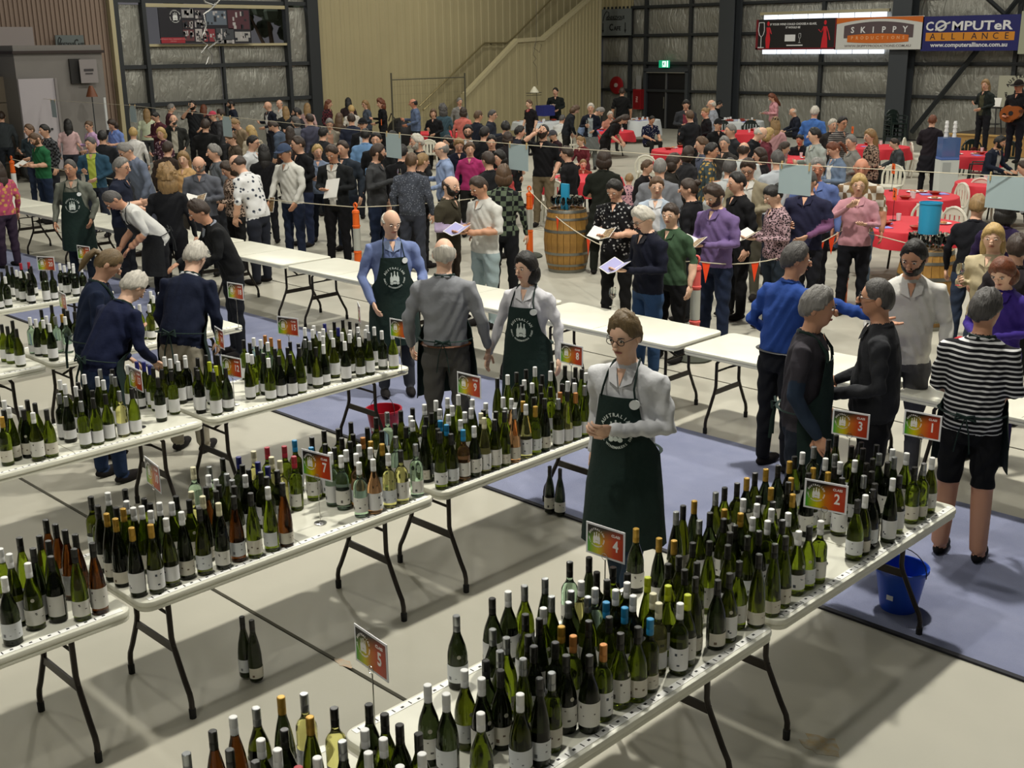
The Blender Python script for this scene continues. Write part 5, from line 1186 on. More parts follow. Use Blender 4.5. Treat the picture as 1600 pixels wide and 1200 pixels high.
flipy(MB().lathe([(.09, -.09), (.33, -.09), (.35, -.08), (.35, -.06), (.09, -.05)], 24)).build('front_disc', RED, t)
b = MB()
for k in range(4): b.tube([((.14+.045*k)*cos(q), 0, (.14+.045*k)*sin(q)) for q in [i*pi/12 for i in range(24)]], .022, 6, closed=True)
b.build('hose', M('hose_red', '#5c1518', .6), t); flipy(MB().lathe([(.085, -.13), (.085, 0)], 14)).build('hub', M('hub_white', '#b8a9a0', .5), t)
p = on_y(998, 155, YR-.2); t = thing('fire_extinguisher_cabinet', 'tall red fire cabinet beside the exit doors', 'cabinet', p)
MB().box((0, 0, 0), (.40, .25, .78)).build('cabinet_body', RED, t, smooth=False); MB().box((0, -.128, 0), (.33, .008, .70)).build('cabinet_door', M('fire_red2', '#7a171b', .35), t, smooth=False)
b = MB(); put_text(b, 'FIRE', .13, (0, -.136, 0), 0, .002, True, Matrix.Rotation(radians(90), 3, 'Y')); b.build('lettering', M('letter_dim', '#c79a94', .5), t, smooth=False)
p = on_y(998, 129, YR-.1); tag(MB().box(p, (.26, .01, .55)).build('notice', M('notice', '#8c8c88', .6), smooth=False), 'pale paper notice above the red fire cabinet', 'notice')
# café signs
def cafe(name, label, frame, w, h, two, tone):
    """frame: matrix that stands the board up"""
    t = thing('cafe_sign', label, 'sign'); t.matrix_world = frame; m2 = M('sign_letters', '#191b1a', .5)
    MB().box((0, 0, 0), (w, .05, h)).build('board', M(tone, tone, .5), t, smooth=False)
    if two:
        b = MB(); x0 = -w*.36; b.tube([(x0, -.03, h*.05), (x0+.05*w, -.03, h*.30), (x0+.11*w, -.03, h*.42), (x0+.18*w, -.03, h*.38), (x0+.19*w, -.03, h*.26), (x0+.12*w, -.03, h*.19), (x0+.10*w, -.03, h*.10), (x0+.6*w, -.03, h*.09)], .016, 5)
        put_text(b, 'ENDEZVOUS', .17*h, (.04*w, -.03, h*.17), 0, .004, True, squash=.9); put_text(b, 'C', .36*h, (-.10*w, -.03, -h*.20), 0, .004, True, squash=.8); put_text(b, 'AFE', .22*h, (.09*w, -.03, -h*.24), 0, .004, True)
        for sx in (-.36, .33): b.prism([(sx*w-.012, -h*.02), (sx*w+.025, -h*.02), (sx*w+.025, -h*.28), (sx*w+.06, -h*.28), (sx*w+.006, -h*.42), (sx*w-.048, -h*.28), (sx*w-.012, -h*.28)], -.027, -.034)
        b.build('lettering', m2, t, smooth=False)
    else:
        b = MB(); x0 = -w*.44; b.tube([(x0, -.03, -h*.38), (x0+.03*w, -.03, h*.20), (x0+.08*w, -.03, h*.38), (x0+.14*w, -.03, h*.26), (x0+.07*w, -.03, -h*.05), (x0+.06*w, -.03, -h*.26), (x0+.42*w, -.03, -h*.28)], .014, 5)
        put_text(b, 'ENDEZVOUS', .26*h, (-.15*w, -.03, -h*.06), 0, .004, True, squash=.72); put_text(b, 'C', .62*h, (.22*w, -.03, 0), 0, .004, True, squash=.7); put_text(b, 'AFE', .36*h, (.38*w, -.03, -h*.12), 0, .004, True, squash=.8)
        b.build('lettering', m2, t, smooth=False)
a, c = on_y(936, 15, YR-.25), on_y(986, 55, YR-.25)
cafe('a', 'grey café sign with two down arrows above the dark corner', Matrix.Translation(((a.x+c.x)/2, YR-.25, (a.z+c.z)/2)), c.x-a.x, a.z-c.z, True, '#666b6a')
FX = Matrix(((0, -1, 0, 0), (1, 0, 0, 0), (0, 0, 1, 0), (0, 0, 0, 1)))      # boards on the x wall: local x runs along +y, faces +x
a, c = on_x(84, 55, XL+.25), on_x(131, 80, XL+.25)
def wall_x(y, z, x=XL+.2): return Matrix.Translation((x, y, z)) @ FX
cafe('b', 'grey café sign above the white trailer door', wall_x((a.y+c.y)/2, (a.z+c.z)/2, XL+.3), c.y-a.y, a.z-c.z, False, '#5f6665')
a, c = on_x(-30, 42, XL+.25), on_x(52, 71, XL+.25)
tag(MB().box((XL+.3, (a.y+c.y)/2, (a.z+c.z)/2), (.08, c.y-a.y, a.z-c.z)).build('sign_board', M('pale_board', '#8d8481', .5), smooth=False), 'long pale board high on the ribbed wall at the left edge', 'sign')
# mezzanine sheet over the café corner
def ribbed(par, name, m, axis, pos, a, b, z0, z1, pitch, rib, out, topf=None):
    """one sheet of ribbed steel, its top following topf"""
    n = max(1, int(round((b-a)/pitch))); w = (b-a)/n; bb = MB()
    for i in range(n):
        u0 = a+i*w; pts = [(u0, 0), (u0+w*.55, 0), (u0+w*.62, rib), (u0+w*.93, rib), (u0+w, 0)]
        for (p0, h0), (p1, h1) in zip(pts, pts[1:]):
            t0, t1 = (topf(p0), topf(p1)) if topf else (z1, z1)
            if t0 <= z0 and t1 <= z0: continue
            q = [(p0, pos+out*h0, z0), (p1, pos+out*h1, z0), (p1, pos+out*h1, t1), (p0, pos+out*h0, t0)]
            bb.add(q if axis == 'x' else [(y, x, z) for x, y, z in q], [(0, 1, 2, 3)])
    return bb.build(name, m, par, smooth=False)
mz = struct(MB().box((-31.0, YR-.02, 7.05), (1.9, .1, 4.9)).build('wall_mezzanine', CREAM, smooth=False)); ribbed(mz, 'ribbed_sheet', CREAM, 'x', YR-.08, -31.9, -30.1, 4.6, 9.5, .2, .04, -1)
# left wall
wl = struct(MB().box((XL-.3, 15, 8.0), (.05, 46, 3)).build('wall_left', M('outer_sheet', '#55565a', .6), smooth=False))
y0, y1, y2 = on_x(182, 100, XL).y, on_x(228, 100, XL).y, on_x(448, 100, XL).y; y3 = on_x(488, 100, XL).y; ym = on_x(348, 120, XL).y
zt, zb = on_x(340, 8, XL).z, on_x(340, 70, XL).z
for a, b in ((y0, y1), (y1, ym), (ym, y2), (y2, y3)):
    for z0, z1 in ((0, 1.70), (1.70, 2.77), (2.77, zb), (zb, zt), (zt, 6.2), (6.2, 9.5)):
        if (z0, z1) == (zb, zt) and a >= y1-.01 and b <= y2+.01: continue
        if z1 == zb and not (a >= y1-.01 and b <= y2+.01): z1 = zt
        elif z0 == zb: continue
        foil_panel(wl, a+.03, b-.03, z0+.03, z1-.03, 'y', XL, -1)
for z in (1.70, 2.77, zt+.08, 6.2): MB().box((XL+.08, (y0+y3)/2, z), (.14, y3-y0, .11)).build('purlin', STEEL, wl, smooth=False)
for y, w in ((y0, .26), (y1, .12), (ym, .08), (y2, .12), (y3, .42)):
    if y == ym: MB().box((XL+.08, y, 1.4), (.12, w, 2.77)).build('stud', STEEL, wl, smooth=False); MB().box((XL+.08, y, (2.77+zb)/2), (.10, w, zb-2.77)).build('stud', STEEL, wl, smooth=False)
    else: MB().box((XL+.10, y, 4.75), (.20, w, 9.5)).build('stud', STEEL, wl, smooth=False)
win = struct(MB().box((XL+.10, (y1+y2)/2, zt-.04), (.16, y2-y1, .10)).build('window_1', TRIM, smooth=False)); MB().box((XL+.10, (y1+y2)/2, zb), (.16, y2-y1, .07)).build('sill', TRIM, win, smooth=False)
MB().box((XL-.02, (y1+y2)/2, (zb+zt)/2), (.01, y2-y1, zt-zb)).build('pane', M('window_glass', '#d8dcdc', .05, trans=1, ior=1.1), win, smooth=False)
MB().box((XL+.04, on_x(444, 30, XL).y, (zb+zt)/2), (.08, .09, zt-zb-.1)).build('mullion', MAT_INK, win, smooth=False)
# tree outside the window
py_ = on_x(424, 40, XL-6); t = thing('tree', 'rounded tree seen outside through the window beside the photo collage', 'tree', (XL-6, py_.y, 0)); BARK = M('bark', '#6a5648', .9)
MB().tube([(0, 0, 0), (0, .05, 2.5), (0, -.1, 4.2)], [.14, .11, .07], 8).build('trunk', BARK, t); MB().tube([(0, .05, 2.6), (0, -.5, 3.6), (0, -.9, 4.4)], [.09, .06, .04], 6).build('branch', BARK, t)
b = MB(); rng = random.Random(5)
for k in range(70): q = Vector((rng.gauss(0, .7), rng.gauss(-.5, .95), 4.9+rng.gauss(0, .55))); b.ball(q, rng.uniform(.2, .42), 6, None, None, 4)
b.build('crown', M('leaf_dull', '#4c5140', .9, var=.7, vscale=3), t)['kind'] = 'stuff'
tag(MB().box((XL-18, 20, 4), (.2, 60, 14)).build('sky_backdrop', M('backdrop_glow', '#a7a2a8', .8, emit=.35), smooth=False), 'pale sky-bright surface outside beyond the tree', 'backdrop', kind='structure')  # glowing sheet added in place of bright sky, not a building
# photo collage board in the window
a, c = on_x(246, 12, XL+.3), on_x(393, 67, XL+.3); w, h = c.y-a.y, a.z-c.z
t = thing('photo_collage', 'long black photo collage banner with white bottle logo in the left window', 'banner'); t.matrix_world = wall_x((a.y+c.y)/2, (a.z+c.z)/2, XL+.3)
MB().box((0, 0, 0), (w, .03, h)).build('backing', M('banner_black', '#1c1b22', .6), t, smooth=False)
cells = [(.24, .72, .37, .97, '#8d8c8c'), (.38, .70, .50, .97, '#4a4448'), (.50, .52, .73, .95, '#5c6672'), (.74, .40, .99, .97, '#4c2a32'), (.24, .42, .36, .66, '#3a2a2c'), (.37, .46, .50, .66, '#6a6468'), (.24, .06, .36, .40, '#5a3236'), (.37, .04, .45, .42, '#a7a09e'), (.46, .04, .59, .42, '#803038'), (.60, .10, .80, .44, '#3f4246'), (.81, .04, .99, .34, '#9a9896'), (.60, .0, .80, .09, '#8c8a88')]
for i, (u0, v0, u1, v1, cc) in enumerate(cells):
    rng = random.Random(i); q = [lin(cc)]; b = MB(); b.box((w*((u0+u1)/2-.5), -.018, h*((v0+v1)/2-.5)), (w*(u1-u0)-.015, .006, h*(v1-v0)-.015), 0)
    for k in range(9):
        x, z = rng.uniform(u0+.012, u1-.012), rng.uniform(v0+.05, v1-.05); b.box((w*(x-.5), -.0225, h*(z-.5)), (rng.uniform(.03, .10), .003, rng.uniform(.04, .16)), 1+k % 2)
    b.build('photo_print', [M('ph_'+cc, cc, .5), M('ph_light', '#a9a5a4', .5), M('ph_dark', '#22242a', .5)], t, smooth=False)
b = MB(); logo_mesh(b, (-w*.33, -.02, h*.26), h*.17, 0, depth=.006); b.build('bottle_logo', M('logo_white', '#d2d4d2', .5), t, smooth=False)
b = MB(); b.box((-w*.37, -.02, -h*.41), (w*.25, .01, h*.16)); b.build('red_strip', M('strip_red', '#93252e', .5), t, smooth=False)
b = MB(); put_text(b, 'AUSTRALIAN SMALL WINEMAKERS SHOW', .045, (-w*.37, -.028, -h*.38), 0, .002); put_text(b, 'TASTING', .05, (-w*.37, -.028, -h*.44), 0, .002); b.build('strip_lettering', M('strip_ink', '#cf8c8e', .5), t, smooth=False)
# brown ribbed wall, trim, dark recess at far left
ys = on_x(-40, 50, XL).y; yb = on_x(168, 50, XL).y; zk = on_x(100, 86, XL).z
k = 0; y = ys
while y < yb-.01:
    ye = min(y+1.5, yb); ribbed(wl, 'ribbed_sheet', BROWN, 'y', XL+.05, y, ye, 0, 9.5, .125, .035, 1); y = ye
MB().box((XL+.16, (yb+y0)/2-.02, 4.75), (.22, y0-yb-.05, 9.5)).build('corner_trim', TRIM, wl, smooth=False)
# cream sheeting of the left wall
y = y3+.2
while y < YR-.05:
    ye = min(y+1.52, YR); ribbed(wl, 'ribbed_sheet', CREAM, 'y', XL+.06, y, ye, 0, 9.5, .38, .022, 1); y = ye
# stair enclosure
XS = -30.35
prof = [(q.y, q.z) for q in (on_x(*p_, XS) for p_ in ((727, 147), (808, 62), (849, 59), (917, 0), (936, -16)))]
def topf(y): return float(np.interp(y, [p_[0] for p_ in prof], [p_[1] for p_ in prof]))
ws = struct(MB().prism([(prof[0][0], 0)]+[(a, b-.05) for a, b in prof]+[(prof[-1][0], 0)], XS-.12, XS-.04, plane='yz').build('wall_stair', CREAM, smooth=False))
y = prof[0][0]
while y < prof[-1][0]-.05:
    ye = min(y+1.2, prof[-1][0]); ribbed(ws, 'ribbed_sheet', CREAM, 'y', XS-.02, y, ye, 0, 9, .20 if y > on_x(840, 60, XS).y else .4, .035 if y > on_x(840, 60, XS).y else .012, 1, topf); y = ye
b = MB()
for (a, z0), (c, z1) in zip(prof, prof[1:]): b.prism([(a, z0-.10), (c, z1-.10), (c, z1+.04), (a, z0+.04)], XS-.16, XS+.05, plane='yz')
b.build('capping', TRIM, ws, smooth=False)
MB().box((XS-.05, prof[-1][0]+.04, 4.75), (.24, .10, 9.5)).build('corner_trim', TRIM, ws, smooth=False); MB().box((XS-.05, prof[0][0]-.04, prof[0][1]/2), (.2, .08, prof[0][1])).build('corner_trim', TRIM, ws, smooth=False)
st = thing('staircase', 'enclosed stair climbing behind the cream parapet', 'stairs', (XS-.74, prof[0][0]-.6, 0))
for k in range(20):
    MB().box((0, .15+k*.27, .09+k*.175), (1.08, .30, .175)).build('step', M('stair_step', '#6a675c', .7), st, smooth=False)
hr = thing('handrail', 'bright tube handrail climbing the cream wall', 'rail'); b = MB(); b.tube([on_x(*p_, XL+.2) for p_ in ((655, 166), (757, 67), (792, 67), (806, 55), (868, -8))], .03, 8); b.build('upper_rail', M('rail_steel', '#a79a72', .3, .7), hr)
b = MB(); b.tube([on_x(*p_, XL+.7) for p_ in ((661, 172), (674, 161))], .03, 8); b.build('lower_rail', M('rail_steel', '#a79a72', .3, .7), hr)
b = MB()
for p_ in ((690, 133), (725, 98), (770, 67)): q = on_x(*p_, XL+.2); b.tube([q, q+Vector((-.16, 0, -.05))], .012, 5)
b.build('bracket', STEEL, hr)
# temporary fence frame
XF = -29.4; t = thing('fence_panel', 'temporary wire fence panel in front of the cream wall', 'fence'); WIRE = M('fence_wire', '#5c5a4c', .5, .5)
pa, pb = on_x(611, 114, XF), on_x(726, 114, XF); zr = on_x(660, 123, XF).z
for q in (pa, pb): MB().tube([(XF, q.y, 0), (XF, q.y, q.z)], .028, 8).build('post', WIRE, t)
MB().tube([(XF, pa.y, zr), (XF, pb.y, zr)], .02, 6).build('top_rail', WIRE, t)
b = MB(); n = int((pb.y-pa.y)/.12)
for k in range(1, n): y = pa.y+(pb.y-pa.y)*k/n; b.tube([(XF, y, .15), (XF, y, zr)], .0022, 3)
for k in range(9): b.tube([(XF, pa.y, .2+k*.26), (XF, pb.y, .2+k*.26)], .0022, 3)
b.build('wire_mesh', WIRE, t)['kind'] = 'stuff'
# high window strip behind the banners
wz0, wz1 = on_y(1290, 84, YR-.1).z, on_y(1290, 21, YR-.1).z; win = struct(MB().box(((wx0+wx1)/2, YR-.14, wz1+.05), (wx1-wx0+.2, .1, .10)).build('window_2', TRIM, smooth=False))
for k in range(8):
    x = wx0+(wx1-wx0)*(k+.5)/8; MB().box((x, YR-.10, (wz0+wz1)/2), ((wx1-wx0)/8-.05, .04, wz1-wz0)).build('pane', M('daylight_pane', '#e8f0ff', .4, emit=2.6), win, smooth=False)
# banners
def banner(name, label, x0, x1, py0, py1, mat):
    Y = YR-.80; a, c = on_y(x0, py0, Y), on_y(x1, py1, Y); t = thing(name, label, 'banner', ((a.x+c.x)/2, Y, (a.z+c.z)/2), 0, 'sponsor banners in a row on the back wall'); w, h = c.x-a.x, a.z-c.z
    MB().box((0, 0, 0), (w-.03, .02, h)).build('vinyl', mat, t, smooth=False)
    return t, w, h
t, w, h = banner('wine_banner', 'black banner with red borders, red-dressed figures and a white wine glass', 1182, 1306, 31, 77, M('vinyl_black', '#1d1a1c', .45)); V_R = M('vinyl_red', '#c8202c', .45); V_W = M('vinyl_white', '#dcdcdc', .45)
b = MB(); b.box((0, -.013, -h/2+.03), (w-.04, .006, .06)); b.box((-w/2+.06, -.013, 0), (.09, .006, h)); b.box((w/2-.05, -.013, 0), (.05, .006, h)); b.build('red_border', M('vinyl_dark_red', '#6e1520', .45), t, smooth=False)
def fig(x, s, gown):
    b = MB(); P = lambda pts: b.prism([(x+u*s, v*s) for u, v in pts], -.012, -.020)
    P([(.05*cos(q*pi/5), .36+.075*sin(q*pi/5)) for q in range(10)])
    P([(-.07, .24), (.07, .24), (.06, .05), (.10, -.15), (.12 if gown else .07, -.45), (-.12 if gown else -.06, -.45), (-.09, -.15), (-.05, .05)]); b.tube([(x+.06*s, -.016, .22*s), (x+.14*s, -.016, .02*s), (x+(.20 if gown else .08)*s, -.016, (-.2 if gown else .1)*s)], .018*s, 5)
    if gown: b.tube([(x-.06*s, -.016, .20*s), (x-.13*s, -.016, .05*s), (x-.24*s, -.016, .14*s)], .018*s, 5)
    b.build('red_figure', V_R, t, smooth=False)
fig(-w*.34, h*1.0, False); fig(w*.36, h*1.0, True)
def glass_outline(x, z, s, r):
    b = MB(); b.tube([(x+u*s, -.018, z+v*s) for u, v in ((-.10, .40), (-.12, .15), (-.08, 0), (0, -.08), (.08, 0), (.12, .15), (.10, .40))], r, 5); b.tube([(x-.10*s, -.018, z+.40*s), (x+.10*s, -.018, z+.40*s)], r, 5); b.tube([(x, -.018, z-.08*s), (x, -.018, z-.42*s)], r, 5); b.tube([(x-.12*s, -.018, z-.43*s), (x+.12*s, -.018, z-.43*s)], r*1.3, 5); return b
glass_outline(-w*.425, 0, h*1.0, .014).build('glass_drawing', V_W, t); glass_outline(w*.06, -h*.12, h*.36, .006).build('glass_drawing', V_W, t)
b = MB(); put_text(b, 'IF YOUR WINE COULD CHOOSE A GLASS,', h*.095, (-w*.03, -.014, h*.33), 0, .002, True); put_text(b, 'IT WOULD BE', h*.09, (-w*.03, -.014, h*.22), 0, .002, True); b.box((-w*.06, -.014, -h*.12), (w*.13, .006, h*.22)); b.box((w*.0, -.014, -h*.36), (w*.20, .006, h*.035)); b.build('lettering', V_W, t, smooth=False)
t, w, h = banner('production_banner', 'white banner with grey and orange shield between the black and blue banners', 1306, 1441, 28, 77, M('vinyl_pale', '#c9c9c4', .45)); V_G = M('vinyl_grey', '#57494c', .45); V_O = M('vinyl_orange', '#c8671e', .45)
N_ = 16; arc = lambda w_, top, bot, c1, c2: [(w_*(2*k/N_-1), top+c1*(1-(2*k/N_-1)**2)) for k in range(N_+1)]+[(w_*(1-2*k/N_), bot+c2*(1-(1-2*k/N_)**2)) for k in range(N_+1)]
MB().prism([(-w*.485, h*.49), (-w*.485, h*.30)]+[(w*.485*(2*k/N_-1), h*.30+h*.14*(1-(2*k/N_-1)**2)) for k in range(N_+1)]+[(w*.485, h*.49)], -.011, -.016).build('orange_top', V_O, t, smooth=False)
MB().prism(arc(w*.39, h*.24, -h*.14, h*.12, 0), -.011, -.018).build('grey_shield', V_G, t, smooth=False); MB().prism(arc(w*.345, -h*.06, -h*.26, h*.05, -h*.04), -.018, -.026).build('orange_shield', V_O, t, smooth=False)
b = MB()
for k, ch in enumerate('SKIPPY'): put_text(b, ch, h*.26, (w*(-.29+.118*k), -.02, h*.10), 0, .003, True)
b.build('lettering', V_W, t, smooth=False); b = MB()
for k, ch in enumerate('PRODUCTIONS'): put_text(b, ch, h*.14, (w*(-.29+.058*k), -.028, -h*.14), 0, .002, True)
b.build('lettering', M('vinyl_peach', '#e0a878', .45), t, smooth=False); b = MB(); put_text(b, 'WWW.SKIPPYPRODUCTIONS.COM.AU', h*.105, (0, -.013, -h*.39), 0, .002, True, squash=1.25); b.build('web_address', M('vinyl_grey2', '#77706c', .45), t, smooth=False)
t, w, h = banner('computer_banner', 'navy banner with white and orange lettering above the singer', 1442, 1591, 26, 79, M('vinyl_navy', '#1a1d5e', .45))
b = MB(); put_text(b, 'C', h*.36, (-w*.415, -.014, h*.20), 0, .004, True, squash=1.0); put_text(b, 'MPUTeR', h*.36, (w*.115, -.014, h*.20), 0, .004, True, squash=1.36)
b.tube([(w*(-.295)+h*.15*cos(q), -.014, h*.22+h*.13*sin(q)) for q in [k*pi/8 for k in range(16)]], h*.035, 6, closed=True); b.tube([(-w*.35, -.02, h*.10), (-w*.28, -.02, h*.22), (-w*.20, -.02, h*.32)], h*.03, 5); b.build('lettering', V_W, t, smooth=False)
MB().box((0, -.012, -h*.09), (w*.90, .006, h*.24)).build('orange_band', M('vinyl_amber', '#c98324', .45), t, smooth=False); b = MB()
for k, ch in enumerate('ALLIANCE'): put_text(b, ch, h*.26, (w*(-.375+.107*k), -.018, -h*.09), 0, .003)
b.build('lettering', M('vinyl_navy_ink', '#241a2c', .45), t, smooth=False); b = MB(); put_text(b, 'www.computeralliance.com.au', h*.17, (0, -.014, -h*.33), 0, .003, True, squash=1.1); b.build('web_address', V_W, t, smooth=False)
a = on_y(1596, 30, YR-.80); tag(MB().box((a.x+1.0, YR-.80, 3.45), (2.0, .03, 1.25)).build('cream_banner', M('vinyl_cream', '#9ea08a', .5), smooth=False), 'plain pale banner cut by the right edge beside the navy banner', 'banner')
# food trailer and sheds at far left
XT = -29.9; t = thing('food_trailer', 'grey food trailer with open white door parked by the ribbed wall', 'trailer'); TRG = M('trailer_grey', '#77736f', .5, var=.15, vscale=2)
a, c = on_x(22, 84, XT), on_x(160, 84, XT); zt_ = a.z
MB().box((XT-.9, (a.y+c.y)/2, (zt_+.45)/2+.2), (1.7, c.y-a.y, zt_-.45)).build('body', TRG, t, smooth=False); MB().box((XT-.9, (a.y+c.y)/2, zt_+.03), (1.85, c.y-a.y+.1, .07)).build('roof_edge', M('trailer_rim', '#2e2320', .5), t, smooth=False)
a2, c2 = on_x(23, 85, XT+.1), on_x(80, 85, XT+.1); q = MB().box((XT+.06, (a2.y+c2.y)/2, 1.42), (.08, c2.y-a2.y, 2.3)).build('door', M('trailer_white', '#aaa4a8', .45), t, smooth=False); MB().box((XT+.12, c2.y-.22, 1.3), (.03, .05, .05)).build('latch', STEEL, q, smooth=False)
MB().box((XT+.10, c2.y+.02, 1.42), (.08, .06, 2.3)).build('door_trim', M('trailer_trim', '#8f8a88', .4, .4), t, smooth=False)
ha, hc_ = on_x(107, 92, XT), on_x(140, 130, XT); MB().box((XT+.0, (ha.y+hc_.y)/2-.1, (ha.z+hc_.z)/2), (.05, (hc_.y-ha.y)*.6, ha.z-hc_.z)).build('hatch', M('hatch_dark', '#1d1b1a', .6), t, smooth=False)
pa_, pc = on_x(120, 93, XT), on_x(151, 129, XT); pq = MB().box((XT+.10, (pa_.y+pc.y)/2, (pa_.z+pc.z)/2), (.03, pc.y-pa_.y, pa_.z-pc.z)).build('poster', M('poster_grey', '#86807f', .5), t, smooth=False)
b = MB(); b.box((XT+.122, (pa_.y+pc.y)/2, (pa_.z+pc.z)/2+.03), (.008, .26, .06)); b.box((XT+.122, (pa_.y+pc.y)/2, (pa_.z+pc.z)/2-.06), (.008, .20, .03)); b.build('poster_mark', M('poster_ink', '#3a3638', .5), pq, smooth=False)
wq = on_x(45, 187, XT+.1); b = MB().lathe([(.12, -.1), (.33, -.1), (.36, -.07), (.36, .07), (.33, .1), (.12, .1)], 20); b.v = [(XT+.12+z, wq.y+x, .36+y) for x, y, z in b.v]; b.build('wheel', M('tyre', '#1a1a1c', .7), t)
b = MB().lathe([(.001, -.11), (.20, -.11), (.2, .11), (.001, .11)], 16, cap=False); b.v = [(XT+.14+z, wq.y+x, .36+y) for x, y, z in b.v]; b.build('wheel_rim', M('rim_grey', '#8c8a86', .4, .5), t)
a, c = on_x(-40, 97, XT-1), on_x(17, 97, XT-1); t = thing('roller_shed', 'beige shed front with horizontal seams at the left edge', 'shed')
for k in range(4): MB().box((XT-1.3, (a.y+c.y)/2-.3, .32+k*.66), (.9, c.y-a.y, .645)).build('panel', M('shed_beige', '#7d7262', .6), t, smooth=False)
MB().box((XT-.82, (a.y+c.y)/2-.3, .45), (.1, c.y-a.y, .05)).build('rail', M('aluminium', '#c8c8c8', .3, .8), t, smooth=False)
q = on_x(143, 145, XT+.5); t = thing('stage_lamp', 'brown hooded lamp on a thin stand before the trailer', 'lamp', (XT+.5, q.y, 0)); MB().tube([(0, 0, 0), (0, 0, q.z)], .015, 6).build('stand', STEEL, t); MB().lathe([(.04, .28), (.08, .2), (.15, 0), (.13, 0), (.05, .2)], 12, (0, 0, q.z-.1)).build('lamp_hood', M('lamp_brown', '#6a3c22', .5), t)
# hanging cords and the music-style stand
CORD = M('hanging_cord', '#4a463c', .6)
def hang(pxs, X, label, r=.008, m=CORD):
    t = thing('dangling_wire', label, 'cord'); MB().tube([on_x(*p_, X) for p_ in pxs], r, 5).build('cord', m, t)
hang([(838, -12), (838, 62), (834, 75), (843, 82), (846, 70), (838, 66), (833, 85), (838, 92), (833, 97), (838, 104), (839, 125), (840, 133)], -27.5, 'thin cord with a tangle hanging before the corrugated parapet')
hang([(316, -8), (320, 3), (334, 8), (343, 0), (330, 14), (318, 22), (322, 40), (318, 52), (312, 62), (324, 70), (314, 83), (326, 88), (322, 100), (331, 100), (332, 86), (325, 76), (338, 66), (334, 58)], -24, 'twisted silver ribbon hanging in front of the photo collage', .022, M('silver_ribbon', '#a9a8a4', .3, .8))
p = on_x(835, 145, -27.6); t = thing('wire_rack', 'small wire rack stand against the corrugated parapet', 'rack', (-27.6, p.y, 0))
b = MB(); b.tube([(0, .25, 0), (0, .10, p.z)], .012, 5); b.tube([(0, -.4, p.z), (0, .35, p.z)], .014, 5); b.tube([(0, -.4, p.z-.08), (0, .35, p.z-.08)], .010, 5); b.build('stand', WIRE, t)
MB().lathe([(.16, 0), (.14, .05), (.06, .16), (.03, .2)], 12, (0, 0, p.z+.01)).build('white_hood', M('hood_white', '#c8c4ae', .5), t); p = on_x(852, 168, -27.4)
tag(MB().box((-27.4, p.y, p.z-.1), (.4, .55, .35)).build('blue_crate', M('crate_blue', '#242a6c', .5), smooth=False), 'dark blue crate beside the man with a plate', 'crate')

# ------------------------------------------------------------------ stage and players
q0, q1 = on_y(1478, 240, 33.9), on_y(1640, 240, 33.9); sx0 = at(1482, 240, 0).x; PLY = M('plywood', '#a5804a', .55, var=.5, vscale=3, col2='#8d6c3c')
t = thing('stage', 'low plywood stage under the singer', 'stage', (sx0, 33.95, 0)); SH = .60
for k in range(4): MB().box((.92+k*1.84, .02, SH/2), (1.82, .04, SH-.03)).build('front_panel', PLY, t, smooth=False)
MB().box((3.7, 1.55, SH-.02), (7.4, 3.1, .05)).build('deck', M('stage_deck', '#4a4238', .7), t, smooth=False); MB().box((3.7, -.01, SH-.015), (7.4, .05, .05)).build('edge_strip', M('ply_edge', '#b8955a', .5), t, smooth=False)
o = person('fair-haired singer in long dark coat at a microphone on the stage', 1540, 132, -40, 'wch', 1.72, '#202826', '#1a1c22', 'long:l', inner='#4a4c34', shoes='#6a2a26', group='musicians on the stage', z0=SH, free=True)
pS = o.location.copy()
o = person('guitarist in dark hat and black clothes on the stage', 1592, 134, -30, 'gt', 1.80, '#17161a', '#1a1c26', 'short:k', skin='d', hat='brim:#1c1412', group='musicians on the stage', z0=SH, free=True); pG = o
def mic(px, py, top, label):
    p = at(px, py, top); p.y = max(p.y, 34.25); t = thing('microphone_stand', label, 'stand', (p.x, p.y, SH)); MB().tube([(0, 0, 0), (0, 0, top-SH-.15), (.03, 0, top-SH)], .012, 6).build('pole', CHROME, t); MB().lathe([(.13, 0), (.12, .02), (.02, .03)], 14).build('base', STEEL, t); MB().ball((.04, 0, top-SH), .035, 8).build('microphone', MAT_INK, t)
mic(1531, 135, SH+1.52, 'silver microphone stand in front of the singer'); mic(1594, 137, SH+1.5, 'silver microphone stand in front of the guitarist')
Mg = Matrix.LocRotScale(pG.location, pG.rotation_euler, pG.scale); t = thing('acoustic_guitar', 'brown acoustic guitar held by the guitarist in the hat', 'guitar'); t.matrix_world = Mg @ Matrix.Translation((.02, -.20, 1.06)) @ Matrix.Rotation(radians(-14), 4, 'Y'); WOOD = M('guitar_wood', '#8a4a20', .35)
poly = [(-.24+.0*1, 0)]; poly = [(.235*cos(a)*(1 if cos(a) < 0 else .85)*(1-.18*exp_), .185*sin(a)*(1 if cos(a) < -.1 else .78)) for a in [k*pi/14 for k in range(28)] for exp_ in (0,)]
MB().prism(poly, -.05, .05).build('body', WOOD, t); MB().prism([(.05*cos(a)-.0, .05*sin(a)) for a in [k*pi/8 for k in range(16)]], -.053, -.051).build('sound_hole', MAT_INK, t); MB().box((.42, -.05, 0), (.5, .025, .05)).build('neck', M('guitar_neck', '#4a2a18', .4), t, smooth=False); MB().box((.72, -.05, 0), (.14, .02, .08)).build('headstock', M('guitar_neck', '#4a2a18', .4), t, smooth=False)
p = at(1511, 172, SH+.76); p.y = max(p.y, 34.4); t = thing('bar_stool', 'black metal bar stool on the stage holding papers', 'stool', (p.x, p.y, SH)); MB().box((0, 0, .745), (.36, .36, .03)).build('seat', MAT_INK, t, smooth=False)
